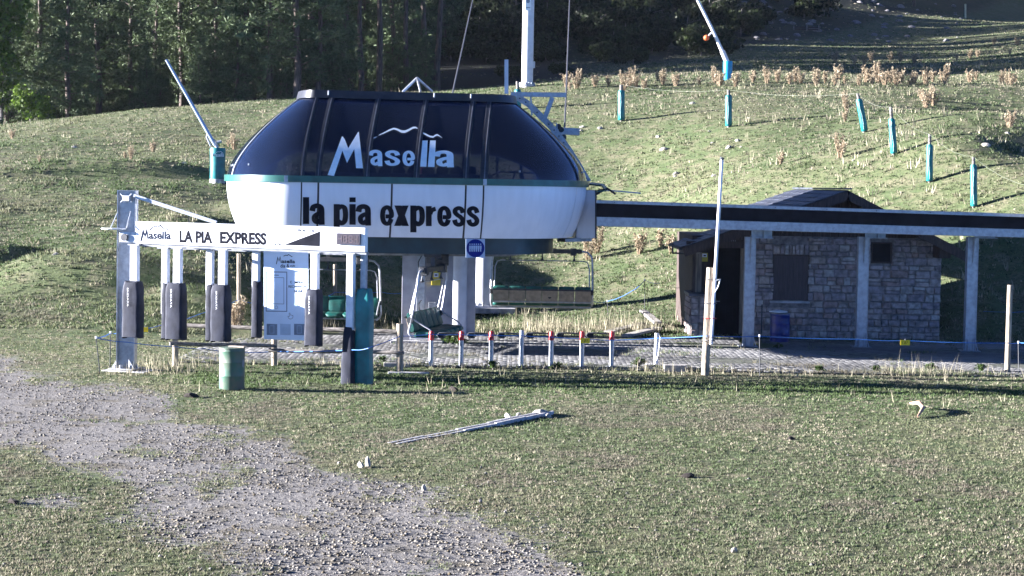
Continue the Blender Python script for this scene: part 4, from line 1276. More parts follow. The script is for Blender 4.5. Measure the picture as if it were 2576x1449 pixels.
# columns
col_y = 57.4
def col_box(u0, u1, v0, v1, y, depth, mat, name='column'):
    a_ = P(u0, v1, y); b_ = P(u1, v1, y); w = b_.x - a_.x; zt = P((u0 + u1) / 2, v0, y).z
    mb = MB(); mb.box(((a_.x + b_.x) / 2, y + depth / 2, zt / 2), (w, depth, zt)); return mb.build(name, MAT[mat], station, bevel=.012)
col_box(1009, 1048, 630, 866, 57.45, .55, 'column_grey')
col_box(1046, 1066, 630, 868, 57.40, .5, 'galv', 'column_plate')
col_box(1066, 1137, 630, 840, 58.6, .3, 'column_grey', 'machine_panel')
pa = G(1030, 866); mb = MB(); mb.box((pa.x + .2, 57.8, .05), (1.5, 1.2, .10)); mb.build('column_plinth', MAT['concrete'], station, bevel=.01)
c2 = P(1155, 700, 60.6); mb = MB(); mb.lathe([(.34, 0.02), (.34, .08), (.245, .09), (.245, 2.8)], (c2.x, 60.6, 0), 28); mb.build('column', MAT['column_white'], station, smooth=40)
mb = MB(); mb.box((c2.x + .37, 60.9, 1.4), (.26, .5, 2.8)); mb.build('column_plate', MAT['column_grey'], station, bevel=.01)
c3 = P(1217, 700, 73.5); mb = MB(); mb.lathe([(.52, 0.1), (.52, .18), (.335, .19), (.335, 2.9)], (c3.x, 73.5, 0), 28); mb.build('column', MAT['column_white'], station, smooth=40)
mb = MB(); mb.box((c3.x + .35, 73.4, 0.02), (1.7, 1.5, .2)); mb.build('column_plinth', MAT['concrete'], station, bevel=.01)
for k in range(8):
    t = k * math.pi / 4; mb = MB(); mb.tube([(c3.x + .43 * math.cos(t), 73.5 + .43 * math.sin(t), .18), (c3.x + .43 * math.cos(t), 73.5 + .43 * math.sin(t), .30)], .035, 6); mb.build('anchor_bolt', MAT['galv'], station)
# bits of machinery on the panel between the columns
def pbox(name, u, v, y, w, d, h, mat, bev=.01):
    p = P(u, v, y); mb = MB(); mb.box(p, (w, d, h)); return mb.build(name, MAT[mat], station, bevel=bev)
yb = pbox('yellow_notice', 1097, 700, 58.5, .27, .05, .42, 'yellow_box')
p = P(1097, 692, 58.46); mb = MB(); mb.box(p, (.14, .012, .12)); mb.build('notice_face', MAT['sign_white'], yb)
p = P(1097, 692, 58.44); mb = MB(); mb.box(p, (.07, .012, .04), .0); mb.build('notice_mark', MAT['blue_ink'], yb)
pbox('cable_box', 1082, 655, 58.45, .22, .12, .18, 'galv_dull'); pbox('motor_housing', 1100, 662, 58.4, .35, .25, .22, 'chair_dark'); pbox('valve_block', 1120, 655, 58.4, .2, .2, .3, 'chair_dark')
pbox('control_cabinet', 1088, 790, 58.35, .24, .2, .7, 'galv')
p = P(1078, 676, 58.42); mb = MB(); mb.tube([p, p + Vector((0, .1, 0))], .07, 14); mb.build('round_gauge', MAT['galv'], station, smooth=40)
mb = MB(); mb.tube([P(1062, 640, 57.2), P(1052, 660, 57.2), P(1054, 675, 57.2), P(1062, 680, 57.2)], .015, 5); mb.build('cable', MAT['rubber'], station)
mb = MB(); mb.tube([P(1060, 755, 57.3), P(1053, 765, 57.2), P(1055, 780, 57.2), P(1062, 782, 57.3)], .015, 5); mb.build('cable', MAT['rubber'], station)
# drain grate in front of the column
pa = G(1155, 880); mb = MB(); mb.box((pa.x, pa.y, .045), (1.9, .5, .02)); mb.build('drain_grate', MAT['chair_dark'], station)
# squared end of the body where the storage rail leaves
ev = [P(1464, 477.5, 58.3), P(1497.5, 478.5, 58.0), P(1497.5, 599, 58.0), P(1448, 600.5, 58.3)]; dd_ = Vector((-.3, 6, 0))
mb = MB(); mb.hexa([ev[3], ev[2], ev[2] + dd_, ev[3] + dd_, ev[0], ev[1], ev[1] + dd_, ev[0] + dd_]); mb.build('end_panel', MAT['white_paint'], station, bevel=.01)
mb = MB(); mb.bar(P(1499, 478, 57.98), P(1499, 600, 57.98), .05, .05); mb.build('end_trim', MAT['dark_trim'], station)
# small shelf under the right end, loose edge flap
mb = MB(); mb.bar(P(1412, 604, 58.2), P(1478, 602, 58.6), .5, .10); mb.build('end_tray', MAT['galv_dull'], station)
fl = MB(); fa = [P(1478, 462, 58.4), P(1513, 466, 58.0), P(1524, 478, 57.8), P(1500, 480, 57.8)]; fb = [q + Vector((.2, 3.0, .05)) for q in fa]
fl.shell([fa, fb], [[q + Vector((0, 0, -.04)) for q in fa], [q + Vector((0, 0, -.04)) for q in fb]]); fl.build('edge_flap', MAT['green_paint'], station)
mb = MB(); mb.tube([P(1500, 488, 57.9), P(1528, 474, 58.2), P(1548, 488, 58)], .035, 6); mb.build('loose_edging', MAT['dark_trim'], station)
mb = MB(); mb.bar(P(1520, 478, 60.5), P(1612, 486, 60.5), .12, .04); mb.build('loose_rail', MAT['galv'], station)

# arched ladder beam over the dome, rear platform and post
arch = []
for (u, v) in ((1300, 243), (1330, 262), (1358, 290), (1388, 320), (1412, 350), (1436, 385), (1458, 420), (1480, 458)):
    arch.append(P(u, v, 63.5))
mb = MB()
for a_, b_ in zip(arch[:-1], arch[1:]): mb.bar(a_, b_, .06, .20, (0, 0, 1))
la = mb.build('arched_beam', MAT['galv'], station)
for a_, b_ in zip(arch[:-1], arch[1:]):
    for t in (.25, .75):
        c = a_.lerp(b_, t); mb = MB(); mb.tube([c + Vector((0, -.06, 0)), c + Vector((0, .4, 0))], .028, 6); mb.build('rung', MAT['chair_dark'], la)
def sbar(name, a, b, w, h, mat='galv'):
    mb = MB(); mb.bar(a, b, w, h); return mb.build(name, MAT[mat], station)
sbar('roof_beam', P(1285, 237, 62), P(1424, 239, 62), .14, .14)
sbar('roof_post', P(1274, 150, 61.5), P(1274, 236, 61.5), .12, .12, 'column_white')
sbar('beam_strut', P(1390, 245, 62), P(1366, 308, 62), .10, .14)
sbar('beam_strut', P(1335, 240, 62), P(1338, 290, 62), .05, .05)
sbar('sheave_beam', P(1385, 328, 64), P(1458, 332, 64), .3, .22)
for (u, v) in ((1405, 318), (1412, 326), (1404, 338), (1418, 345)):
    c = P(u, v, 63.8); mb = MB(); mb.tube([c, c + Vector((0, .12, 0))], .09, 12); mb.build('sheave', MAT['chair_dark'], station, smooth=40)
mb = MB(); mb.tube([P(1375, 308, 62.5), P(1400, 310, 62.5), P(1402, 330, 62.5)], .02, 6); mb.build('hand_rail', MAT['galv'], station)
# lifting tripod on the roof
for (u, v, y) in ((1013, 231, 58.5), (1058, 231, 58.2), (1087, 230, 60)):
    sbar('roof_tripod', P(1049, 196, 59), P(u, v, y), .05, .06)

# ---- round sign with six standing figures
sg = thing('skier_sign', 'square white plate with blue disc and six standing figures under the station', 'sign', P(1196, 648, 53.6))
SGP = Plane(P(1196, 620, 53.55), (math.cos(SROT), math.sin(SROT)))
def on_sg(off): return lambda u, v: SGP.hit(u, v, off)
mb = MB(); a0 = SGP.hit(1172, 600.5); a1 = SGP.hit(1220, 601.5); a2 = SGP.hit(1220, 649); a3 = SGP.hit(1172, 648)
bk = SGP.n * -.02
mb.hexa([a3 + bk, a2 + bk, a2, a3, a0 + bk, a1 + bk, a1, a0]); mb.build('plate', MAT['pale_blue_ink'], sg)
poly_px([[(1196 + 22.6 * math.cos(t * math.pi / 20), 624.5 + 22.6 * math.sin(t * math.pi / 20)) for t in range(40)]], on_sg(.006), 'blue_ink', sg, 'disc')
for k in range(6):
    cx = 1182.2 + 5.4 * k; hb = 618.0
    fig = [[(cx + 1.6 * math.cos(t * math.pi / 5), hb - 3.5 + 1.9 * math.sin(t * math.pi / 5)) for t in range(10)],
           [(cx - 2.4, hb), (cx + 2.4, hb), (cx + 2.2, hb + 8), (cx + 1.5, hb + 8), (cx + 1.5, hb + 15), (cx - 1.5, hb + 15), (cx - 1.5, hb + 8), (cx - 2.2, hb + 8)]]
    poly_px(fig, on_sg(.012), 'pale_blue_ink', sg, 'figure')
mb = MB(); p = SGP.hit(1196, 603, -.06); mb.bar(p, p + Vector((0, .35, .02)), .06, .04); mb.build('bracket', MAT['galv'], sg)

# ================================================================ CHAIRS
def make_chair():
    root = thing('lift_chair', 'x', 'lift chair', (0, 0, 0), 'six seat lift chairs')
    W2 = 1.62
    # frame: two side loops and the seat beam
    for sx in (-1, 1):
        x = sx * (W2 + .02)
        mb = MB()
        mb.tube([(sx * (W2 - .34), .10, 2.20), (sx * (W2 - .14), .10, 2.17), (sx * (W2 - .01), .10, 2.04), (sx * (W2 + .03), .11, 1.85), (x + sx * .03, .22, 1.1), (x + sx * .03, .34, .52), (x, .26, .38), (x, -.36, .36)], .034, 8)
        mb.build('side_frame', MAT['chair_steel'], root, smooth=60)
        mb = MB(); mb.tube([(x, .34, .95), (x, -.25, .62), (x, -.36, .5)], .024, 7); mb.build('arm_tube', MAT['chair_steel'], root, smooth=60)
        mb = MB(); mb.tube([(x - sx * .06, .30, .86), (x + sx * .06, .30, .86)], .09, 14); mb.build('pivot', MAT['chair_dark'], root, smooth=40)
    mb = MB(); mb.box((0, .10, 2.20), (2 * (W2 - .32), .16, .14)); mb.build('cross_beam', MAT['chair_dark'], root, bevel=.02)
    for sx in (-1, 1):
        mb = MB(); mb.box((sx * 1.02, .10, 2.18), (.20, .24, .24)); mb.build('spring_block', MAT['chair_dark'], root, bevel=.02)
    for y, z in ((.34, .52), (-.33, .37), (.30, .36)):
        mb = MB(); mb.tube([(-W2, y, z), (W2, y, z)], .03, 8); mb.build('seat_beam', MAT['chair_steel'], root, smooth=60)
    # hanger up to the grip
    mb = MB(); mb.bar((0, .10, 2.26), (0, .10, 2.62), .12, .12); mb.build('hanger', MAT['chair_dark'], root)
    gp = MB(); gp.box((0, .10, 2.64), (.26, .5, .22)); g_ = gp.build('grip', MAT['chair_dark'], root, bevel=.04)
    mb = MB(); mb.tube([(0, -.16, 2.62), (0, -.34, 2.58)], .05, 10); mb.build('grip_roller', MAT['rubber'], g_)
    # restraint bar, swung up
    bar = MB(); bar.tube([(-W2 + .06, .34, 1.0), (-W2 + .07, .20, 1.65), (-W2 + .14, .16, 1.84), (-W2 + .26, .14, 1.88), (W2 - .26, .14, 1.88), (W2 - .14, .16, 1.84), (W2 - .07, .20, 1.65), (W2 - .06, .34, 1.0)], .02, 8)
    rb = bar.build('restraint_bar', MAT['chair_steel'], root, smooth=60)
    for x in (-1.05, 0, 1.05):
        mb = MB(); mb.tube([(x, .12, 2.12), (x, .14, 1.98), (x, .14, 1.90)], [.022, .022, .05], 8); mb.build('bar_stem', MAT['chair_dark'], rb, smooth=60)
        mb = MB(); mb.bar((x - .16, .14, 1.885), (x + .16, .14, 1.885), .045, .03); mb.build('foot_rest', MAT['chair_dark'], rb)
    w = 2 * W2 / 6
    def cushion(pts_in, x0, x1, name, mat):
        mb = MB(); rows = []
        prof = pts_in
        n = 6
        out = []
        for k in range(n + 1):
            t = k / n; x = x0 + (x1 - x0) * t; e = 1 - (abs(t - .5) * 2) ** 8 * .25
            cy = sum(p[0] for p in prof) / len(prof); cz = sum(p[1] for p in prof) / len(prof)
            out.append([(x, cy + (p[0] - cy) * (e if .02 < t < .98 else .8), cz + (p[1] - cz) * (e if .02 < t < .98 else .92)) for p in prof])
        m_ = len(prof)
        vs = [q for r_ in out for q in r_]
        fs = [(i * m_ + j, i * m_ + (j + 1) % m_, (i + 1) * m_ + (j + 1) % m_, (i + 1) * m_ + j) for i in range(n) for j in range(m_)]
        fs += [tuple(range(m_)), tuple(range(n * m_, n * m_ + m_))]
        mb.add(vs, fs); return mb.build(name, MAT[mat], root, smooth=70)
    for k in range(6):
        x0 = -W2 + w * k + .012; x1 = x0 + w - .024
        cushion([(.24, .50), (.12, .56), (-.30, .54), (-.42, .50), (-.44, .44), (-.38, .38), (.20, .40)], x0, x1, 'seat_cushion', 'chair_green')
        cushion([(.20, .52), (.29, .52), (.44, .98), (.43, 1.03), (.38, 1.05), (.32, 1.00), (.17, .60)], x0, x1, 'backrest', 'chair_green')
        mb = MB(); mb.hexa([(x0, .305, .50), (x1, .305, .50), (x1, .33, .50), (x0, .33, .50), (x0, .415, .90), (x1, .415, .90), (x1, .44, .90), (x0, .44, .90)])
        mb.build('back_panel', MAT['chair_back'], root)
    mb = MB(); mb.bar((-W2, .47, .93), (W2, .47, .93), .03, .05); mb.build('back_rail', MAT['chair_dark'], root)
    return root
chA = make_chair()
pA = P(1362, 780, 65.5)
zc = 4.65 - 0.0
def seat_chair(o, u, y, v_bar, zlocal, rz, label):
    p = P(u, v_bar, y)
    o.location = (p.x, y, p.z - zlocal); o.rotation_euler.z = rz; o['label'] = label
    WL[o] = Vector(o.location)
    return o
chB = copy_tree(chA); chC = copy_tree(chA)
seat_chair(chA, 1362, 65.5, 771, .36, R(180), 'empty lift chair seen from behind with brown back panels, right of the columns')
seat_chair(chB, 822, 62.5, 795, .42, R(-4), 'empty lift chair facing the camera with green cushions, behind the gantry')
seat_chair(chC, 1096, 55.4, 842, .36, R(78), 'empty lift chair seen side on in front of the columns')
# round badge on the rear-view chair
b_ = MB(); c = chA.location + Vector((.28, 0, 0)); 
mb = MB(); mb.lathe([(.055, 0), (.055, .012), (.03, .012), (.03, 0)], (0, 0, 0), 18)
bd = mb.build('badge', MAT['chair_dark'], None); bd.parent = chA; bd.location = (-.26, .385, .70); bd.rotation_euler = (R(106), 0, 0)

# ================================================================ STORAGE RAIL AND PILLARS (right)
rl = thing('storage_rail', 'long overhead storage rail with black side board on steel pillars', 'overhead rail', (P(2000, 880, 57.6).x, 57.6, 0))
ra_t, rb_t = P(1501, 504, 57.2), P(2660, 541.5, 56.2)
ra_m, rb_m = P(1501, 511, 57.2), P(2660, 549, 56.2)
ra_b, rb_b = P(1501, 545, 57.2), P(2660, 579, 56.2)
ra_c, rb_c = P(1501, 569, 57.2), P(2660, 600, 56.2)
def face(a0, b0, a1, b1, depth, name, mat, off=0.0, bev=0):
    mb = MB(); o_ = Vector((0, off, 0)); d = Vector((0, depth, 0))
    mb.hexa([a1 + o_, b1 + o_, b1 + o_ + d, a1 + o_ + d, a0 + o_, b0 + o_, b0 + o_ + d, a0 + o_ + d]); return mb.build(name, MAT[mat], rl, bevel=bev)
face(ra_t, rb_t, ra_m, rb_m, .5, 'top_strip', 'galv', -.05)
face(ra_m, rb_m, ra_b, rb_b, .06, 'side_board', 'door_dark', .0)
face(ra_b, rb_b, ra_c, rb_c, .16, 'channel_beam', 'galv', -.03, .012)
face(ra_t + Vector((0, 1.2, 0)), rb_t + Vector((0, 1.2, 0)), ra_c + Vector((0, 1.2, 0)), rb_c + Vector((0, 1.2, 0)), .12, 'rear_beam', 'galv_dull')
mb = MB(); mb.box(P(1866, 563, 57.0), (.10, .03, .24)); mb.build('joint_plate', MAT['galv_dull'], rl)
for k in range(8):
    p = P(1858 + 6 * (k % 2), 557 + 5 * (k // 2), 56.95); mb = MB(); mb.tube([p, p + Vector((0, -.03, 0))], .014, 6); mb.build('bolt', MAT['galv_dull'], rl)
for u in (1546, 1690, 1816, 1950, 2080, 2205, 2340, 2470):
    p = P(u, 504 + (u - 1501) * .0324 + 3.5, 57.12 - (u - 1501) * .00086); mb = MB(); mb.tube([p, p + Vector((0, -.03, 0))], .014, 6); mb.build('strip_screw', MAT['chair_dark'], rl)
for (u, ub, v) in ((1888, 1881, 878), (2178, 2165, 880), (2450, 2438, 890)):
    base = G(ub, v - 3); y = base.y; zt = P(u, 600, y).z + .05; x = base.x; w = .30
    pl = MB(); h = zt
    # H section
    pl.box((x, y, h / 2), (w, .014, h)); pl.box((x - w / 2, y, h / 2), (.016, .28, h)); pl.box((x + w / 2, y, h / 2), (.016, .28, h))
    pl.box((x, y - .10, h / 2), (w * .96, .014, h))
    po_ = pl.build('pillar', MAT['galv'], rl)
    mb = MB(); mb.box((x, y, .055), (.56, .5, .03)); mb.build('base_plate', MAT['galv_dull'], po_)
    for sx in (-1.4, -.5, .5, 1.4):
        mb = MB(); a_ = x + sx * w / 2
        mb.hexa([(a_ - .008, y - .24, .07), (a_ + .008, y - .24, .07), (a_ + .008, y - .12, .07), (a_ - .008, y - .12, .07), (a_ - .008 - (sx * .07 if abs(sx) > 1 else 0), y - .15, .42), (a_ + .008 - (sx * .07 if abs(sx) > 1 else 0), y - .15, .42), (a_ + .008 - (sx * .07 if abs(sx) > 1 else 0), y - .12, .42), (a_ - .008 - (sx * .07 if abs(sx) > 1 else 0), y - .12, .42)])
        mb.build('base_rib', MAT['galv'], po_)
    hd = MB(); hd.box((x + .30, y - .25, zt - .02), (.62, .5, .02)); hd.box((x + .30, y - .25, zt + .26), (.62, .5, .02)); hd.box((x + .30, y - .25, zt + .12), (.60, .02, .27)); hd.box((x + .35, y - .38, zt + .12), (.02, .25, .27))
    hd.build('bracket_head', MAT['galv'], po_)
    mb = MB(); mb.hexa([(x - .008, y - .14, zt - .75), (x + .008, y - .14, zt - .75), (x + .008, y - .12, zt - .75), (x - .008, y - .12, zt - .75), (x - .008, y - .34, zt - .03), (x + .008, y - .34, zt - .03), (x + .008, y - .12, zt - .03), (x - .008, y - .12, zt - .03)])
    mb.build('bracket_gusset', MAT['galv'], po_)

# ================================================================ HAUL ROPES AND TOWER
mb = MB(); mb.tube([P(1136, 246, 66), P(1190, -5, 104), P(1215, -120, 140)], .028, 6)
tag(mb.build('haul_rope', MAT['steel_rope'], origin=P(1136, 246, 66)), 'left haul rope rising from behind the dome roof', 'rope')
mb = MB(); mb.tube([P(1420, 325, 64.5), P(1424, 240, 70), P(1433, -5, 108), P(1437, -120, 140)], .028, 6)
tag(mb.build('haul_rope', MAT['steel_rope'], origin=P(1420, 325, 64.5)), 'right haul rope rising past the steel tower', 'rope')
tp = T(1326, 219); 
tw = thing('lift_tower', 'tall pale round steel lift tower on the crest behind the station', 'tower', (tp.x, tp.y, tp.z))
rw = 14.2 * px(tp.y)
mb = MB(); mb.lathe([(rw * 1.02, .1), (rw, 8.2)], (tp.x, tp.y, tp.z), 32); ts = mb.build('shaft', MAT['column_white'], tw, smooth=60)
mb = MB(); mb.lathe([(rw * .98, 8.2), (rw * .9, 16)], (tp.x, tp.y, tp.z), 32); mb.build('upper_shaft', MAT['column_white'], tw, smooth=60)
mb = MB(); mb.lathe([(rw * 1.5, .02), (rw * 1.5, .12)], (tp.x, tp.y, tp.z + .02), 32); mb.build('flange', MAT['galv'], tw, smooth=40)
mb = MB(); mb.lathe([(rw * 1.7, -.5), (rw * 1.65, .02)], (tp.x, tp.y, tp.z), 24); mb.build('footing', MAT['concrete'], tw, smooth=40)
for k in range(14):
    t = k * 2 * math.pi / 14; x, y = tp.x + rw * 1.27 * math.cos(t), tp.y + rw * 1.27 * math.sin(t)
    mb = MB(); mb.tube([(x, y, tp.z + .12), (x, y, tp.z + .26)], .045, 6); mb.build('anchor_bolt', MAT['galv'], tw)
TWP = Plane((tp.x, tp.y - rw - .03, 0), (1, 0))
pn = MB(); pn.hexa([TWP.hit(1321, 26), TWP.hit(1336, 26), TWP.hit(1336, 26, -.03), TWP.hit(1321, 26, -.03), TWP.hit(1321, -24), TWP.hit(1336, -24), TWP.hit(1336, -24, -.03), TWP.hit(1321, -24, -.03)]); pn_ = pn.build('number_plate', MAT['sign_white'], tw)
poly_px([[(1328.5 + 4.6 * math.cos(k * math.pi / 10), 3 + 4.6 * math.sin(k * math.pi / 10)) for k in range(20)]], lambda u, v: TWP.hit(u, v, .005), 'grey_ink', pn_, 'plate_emblem')
poly_px([[(1324, 18), (1334, 18), (1334, 20), (1324, 20)]], lambda u, v: TWP.hit(u, v, .005), 'grey_ink', pn_, 'plate_line')
p = P(1342, 163, tp.y); mb = MB(); mb.box(p, (.2, .15, .4)); mb.build('junction_box', MAT['column_white'], tw, bevel=.02)
# ================================================================ ENTRANCE GANTRY
gA = G(322, 936); gB = G(905, 967)
gdir = (gB - gA); GP = Plane(gA, (gdir.x, gdir.y))
grot = math.atan2(GP.e.y, GP.e.x)
gan = thing('entrance_gantry', 'steel gantry carrying a white name board and hanging gate posts', 'gantry', gA)
def gbox(name, u0, u1, v0, v1, off, depth, mat, parent=None, bev=0.0):
    """box on the gantry plane from a pixel rectangle; off = towards the camera"""
    um = (u0 + u1) / 2
    a0, _ = GP.sz(u0, (v0 + v1) / 2, off); a1, _ = GP.sz(u1, (v0 + v1) / 2, off)
    zt = GP.sz(um, v0, off)[1]; zb = GP.sz(um, v1, off)[1]
    c = GP.pt((a0 + a1) / 2, (zt + zb) / 2, off - depth / 2)
    mb = MB(); mb.box(c, (a1 - a0, depth, zt - zb), grot)
    return mb.build(name, MAT[mat], parent or gan, bevel=bev)
# main H-section post
a0 = GP.sz(297, 700)[0]; wp = .30; zt = GP.sz(320, 481)[1]
post = MB(); pr_ = R(-2.0); pc = GP.pt(a0 + wp / 2, 0, -.17)
def pbx(dx, dy, sx, sy, z0_, z1_):
    post.box((pc.x + dx * math.cos(pr_) - dy * math.sin(pr_), pc.y + dx * math.sin(pr_) + dy * math.cos(pr_), (z0_ + z1_) / 2), (sx, sy, z1_ - z0_), pr_)
wp2 = .42
pbx(-wp2 / 2, 0, .024, .30, 0, zt); pbx(wp2 / 2, 0, .024, .30, 0, zt); pbx(0, -.04, wp2, .016, 0, zt); pbx(0, 0, wp2 + .03, .31, zt, zt + .02)
pst = post.build('post', MAT['galv'], gan)
mb = MB(); mb.box(GP.pt(a0 + wp / 2 + .02, .07, -.17), (.66, .62, .035), grot); mb.build('base_plate', MAT['galv_dull'], gan, bevel=.006)
mb = MB(); mb.box(GP.pt(a0 + wp / 2 + .12, .01, -.17), (1.15, .8, .06), grot); mb.build('footing', MAT['concrete'], gan, bevel=.01)
for (sx, sd) in ((-.20, .0), (.20, .0), (-.26, -.2), (.26, -.2), (0, .1)):
    c = GP.pt(a0 + wp / 2 + sx, 0, sd)
    mb = MB(); mb.tube([(c.x, c.y, .08), (c.x, c.y, .17)], .03, 6); mb.build('anchor_bolt', MAT['galv'], gan)
for sx in (-1, 1):
    c0 = GP.pt(a0 + wp / 2 + sx * wp / 2, .09, -.0); mb = MB()
    e = GP.e * sx * .16; q = GP.n * .008
    mb.add([c0 - q, c0 + e - q, c0 + Vector((0, 0, .22)) - q, c0 + q, c0 + e + q, c0 + Vector((0, 0, .22)) + q], [(0, 1, 2), (5, 4, 3), (0, 3, 4, 1), (1, 4, 5, 2), (2, 5, 3, 0)])
    mb.build('base_rib', MAT['galv'], gan)
# stay from the post head down to the board, clamp at its head
mb = MB(); mb.bar(GP.hit(337, 492, -.1), GP.hit(545, 560, -.22), .06, .085); mb.build('stay', MAT['galv'], gan)
gbox('clamp', 308, 325, 492, 506, .08, .10, 'galv', bev=.008)
for (a, b) in (((303, 487), (310, 496)), ((303, 509), (310, 502)), ((331, 487), (324, 494)), ((331, 508), (324, 503))):
    mb = MB(); mb.bar(GP.hit(*a, .05), GP.hit(*b, .05), .02, .02); mb.build('clamp_rod', MAT['galv'], gan)
mb = MB(); mb.tube([GP.hit(344, 500, -.05), GP.hit(344, 558, -.05)], .012, 6); mb.build('tie_rod', MAT['galv'], gan)
# side platform with struts and the lamp or speaker below it
c = GP.hit(285, 577, .15); mb = MB(); mb.lathe([(.24, 0), (.25, .015), (.24, .03)], c, 20)
pl_ = mb.build('side_plate', MAT['sign_white'], gan, origin=c); pl_.scale = (1.2, .7, 1)
mb = MB(); mb.tube([GP.hit(278, 574, .1), GP.hit(298, 530, .02)], .012, 6); mb.build('plate_strut', MAT['galv'], gan)
mb = MB(); mb.tube([GP.hit(318, 574, .2), GP.hit(329, 532, .04)], .012, 6); mb.build('plate_strut', MAT['galv'], gan)
gbox('bracket_box', 300, 341, 583, 610, .10, .14, 'galv', bev=.01)
c = GP.hit(313, 597, .13); mb = MB(); mb.tube([c, c + GP.n * .03], .085, 18); mb.build('speaker_face', MAT['chair_dark'], gan, smooth=40)
# name board
B_OFF = .10
def bhit(u, v, off=0.0): return GP.hit(u, v, B_OFF + off)
q0, q1, q2, q3 = bhit(342, 557), bhit(918.5, 573.5), bhit(918, 634), bhit(341, 612)
bd = MB(); bk = -GP.n * .16
bd.hexa([q3, q2, q2 + bk, q3 + bk, q0, q1, q1 + bk, q0 + bk]); board = bd.build('name_board', MAT['sign_white'], gan, bevel=.006)
mb = MB(); mb.bar(GP.hit(338, 616, -.02), GP.hit(925, 638, -.02), .16, .05); mb.build('lower_beam', MAT['galv_dull'], gan)
on_b = lambda u, v: bhit(u, v, .003)
on_b2 = lambda u, v: bhit(u, v, .004)
SK = .031
text_px('LA PIA', (451, 579.5, 534, 610), on_b, 'black_ink', board, 'lettering', .045, skew=SK)
text_px('EXPRESS', (553, 582, 670, 613), on_b, 'black_ink', board, 'lettering', .045, skew=SK)
bx = lambda x: 261.6 + x * .12963; by = lambda y: 456.2 + y * .12963
poly_px([[(bx(a), by(b)) for a, b in ((698, 1160), (732, 1162), (768, 1020), (796, 1095), (828, 1010), (838, 1118), (868, 1120), (830, 895), (795, 1025), (754, 912))]], on_b, 'navy_ink', board, 'letter')
text_px('asella', (bx(868), by(960), bx(1295), by(1120)), on_b, 'navy_ink', board, 'lettering', .03, skew=.02)
poly_px(ribbon([(bx(a), by(b)) for a, b in ((885, 945), (960, 880), (1000, 868), (1045, 892), (1092, 848), (1140, 905), (1180, 925), (1210, 918), (1240, 955))], 2.3), on_b2, 'navy_ink', board, 'mountain_line')
kx = lambda x: 657.4 + x * .10937; ky = lambda y: 550 + y * .10937
text_px('Pla de Corda', (kx(840), ky(238), kx(1222), ky(300)), on_b, 'navy_ink', board, 'lettering', .03, skew=.02)
text_px('La Pia', (kx(272), ky(560), kx(450), ky(612)), on_b, 'navy_ink', board, 'lettering', .03, skew=.02)
text_px('2,136 m', (kx(1388), ky(268), kx(1605), ky(325)), on_b, 'grey_ink', board, 'lettering', .02, skew=.02)
text_px('1.713 m', (kx(1375), ky(608), kx(1590), ky(665)), on_b, 'grey_ink', board, 'lettering', .02, skew=.02)
poly_px([[(kx(515), ky(605)), (kx(1345), ky(638)), (kx(1350), ky(290))]], on_b, 'black_ink', board, 'gradient_wedge')
lc = MB(); l0, l1, l2, l3 = (bhit(kx(a), ky(b), .05) for a, b in ((1732, 332), (2272, 345), (2265, 608), (1728, 592)))
lc.hexa([l3, l2, l2 - GP.n * .05, l3 - GP.n * .05, l0, l1, l1 - GP.n * .05, l0 - GP.n * .05]); led = lc.build('clock_display', MAT['led_case'], board, bevel=.006)
on_l = lambda u, v: bhit(u, v, .056)
def seg7(x0, x1, y0, y1, segs, w=16):
    ym = (y0 + y1) / 2; S = {'a': ((x0, y0), (x1, y0)), 'b': ((x1, y0), (x1, ym)), 'c': ((x1, ym), (x1, y1)), 'd': ((x0, y1), (x1, y1)), 'e': ((x0, ym), (x0, y1)), 'f': ((x0, y0), (x0, ym)), 'g': ((x0, ym), (x1, ym))}
    r_ = []
    for s in segs: r_ += ribbon([(kx(S[s][0][0]), ky(S[s][0][1])), (kx(S[s][1][0]), ky(S[s][1][1]))], w * .10937)
    return r_
digs = seg7(1775, 1850, 395, 535, 'bcg') + seg7(1895, 1965, 395, 540, 'abcdefg') + seg7(2020, 2090, 400, 545, 'abcdefg') + seg7(2135, 2205, 402, 548, 'bcefg')
digs += [[(kx(1985), ky(430)), (kx(2003), ky(430)), (kx(2003), ky(450)), (kx(1985), ky(450))], [(kx(1985), ky(505)), (kx(2003), ky(505)), (kx(2003), ky(525)), (kx(1985), ky(525))]]
poly_px(digs, on_l, 'led_digit', led, 'digits')
# coil of cable under the board, left
for k in range(3):
    mb = MB(); mb.tube([GP.hit(358 + 5 * math.cos(t * .4) * (1.6 + .3 * k) + 8, 612 + (9 + 1.5 * k) * math.sin(t * .4) * .8, -.05) for t in range(0, 9)], .008, 5); mb.build('cable_loop', MAT['rubber'], gan)
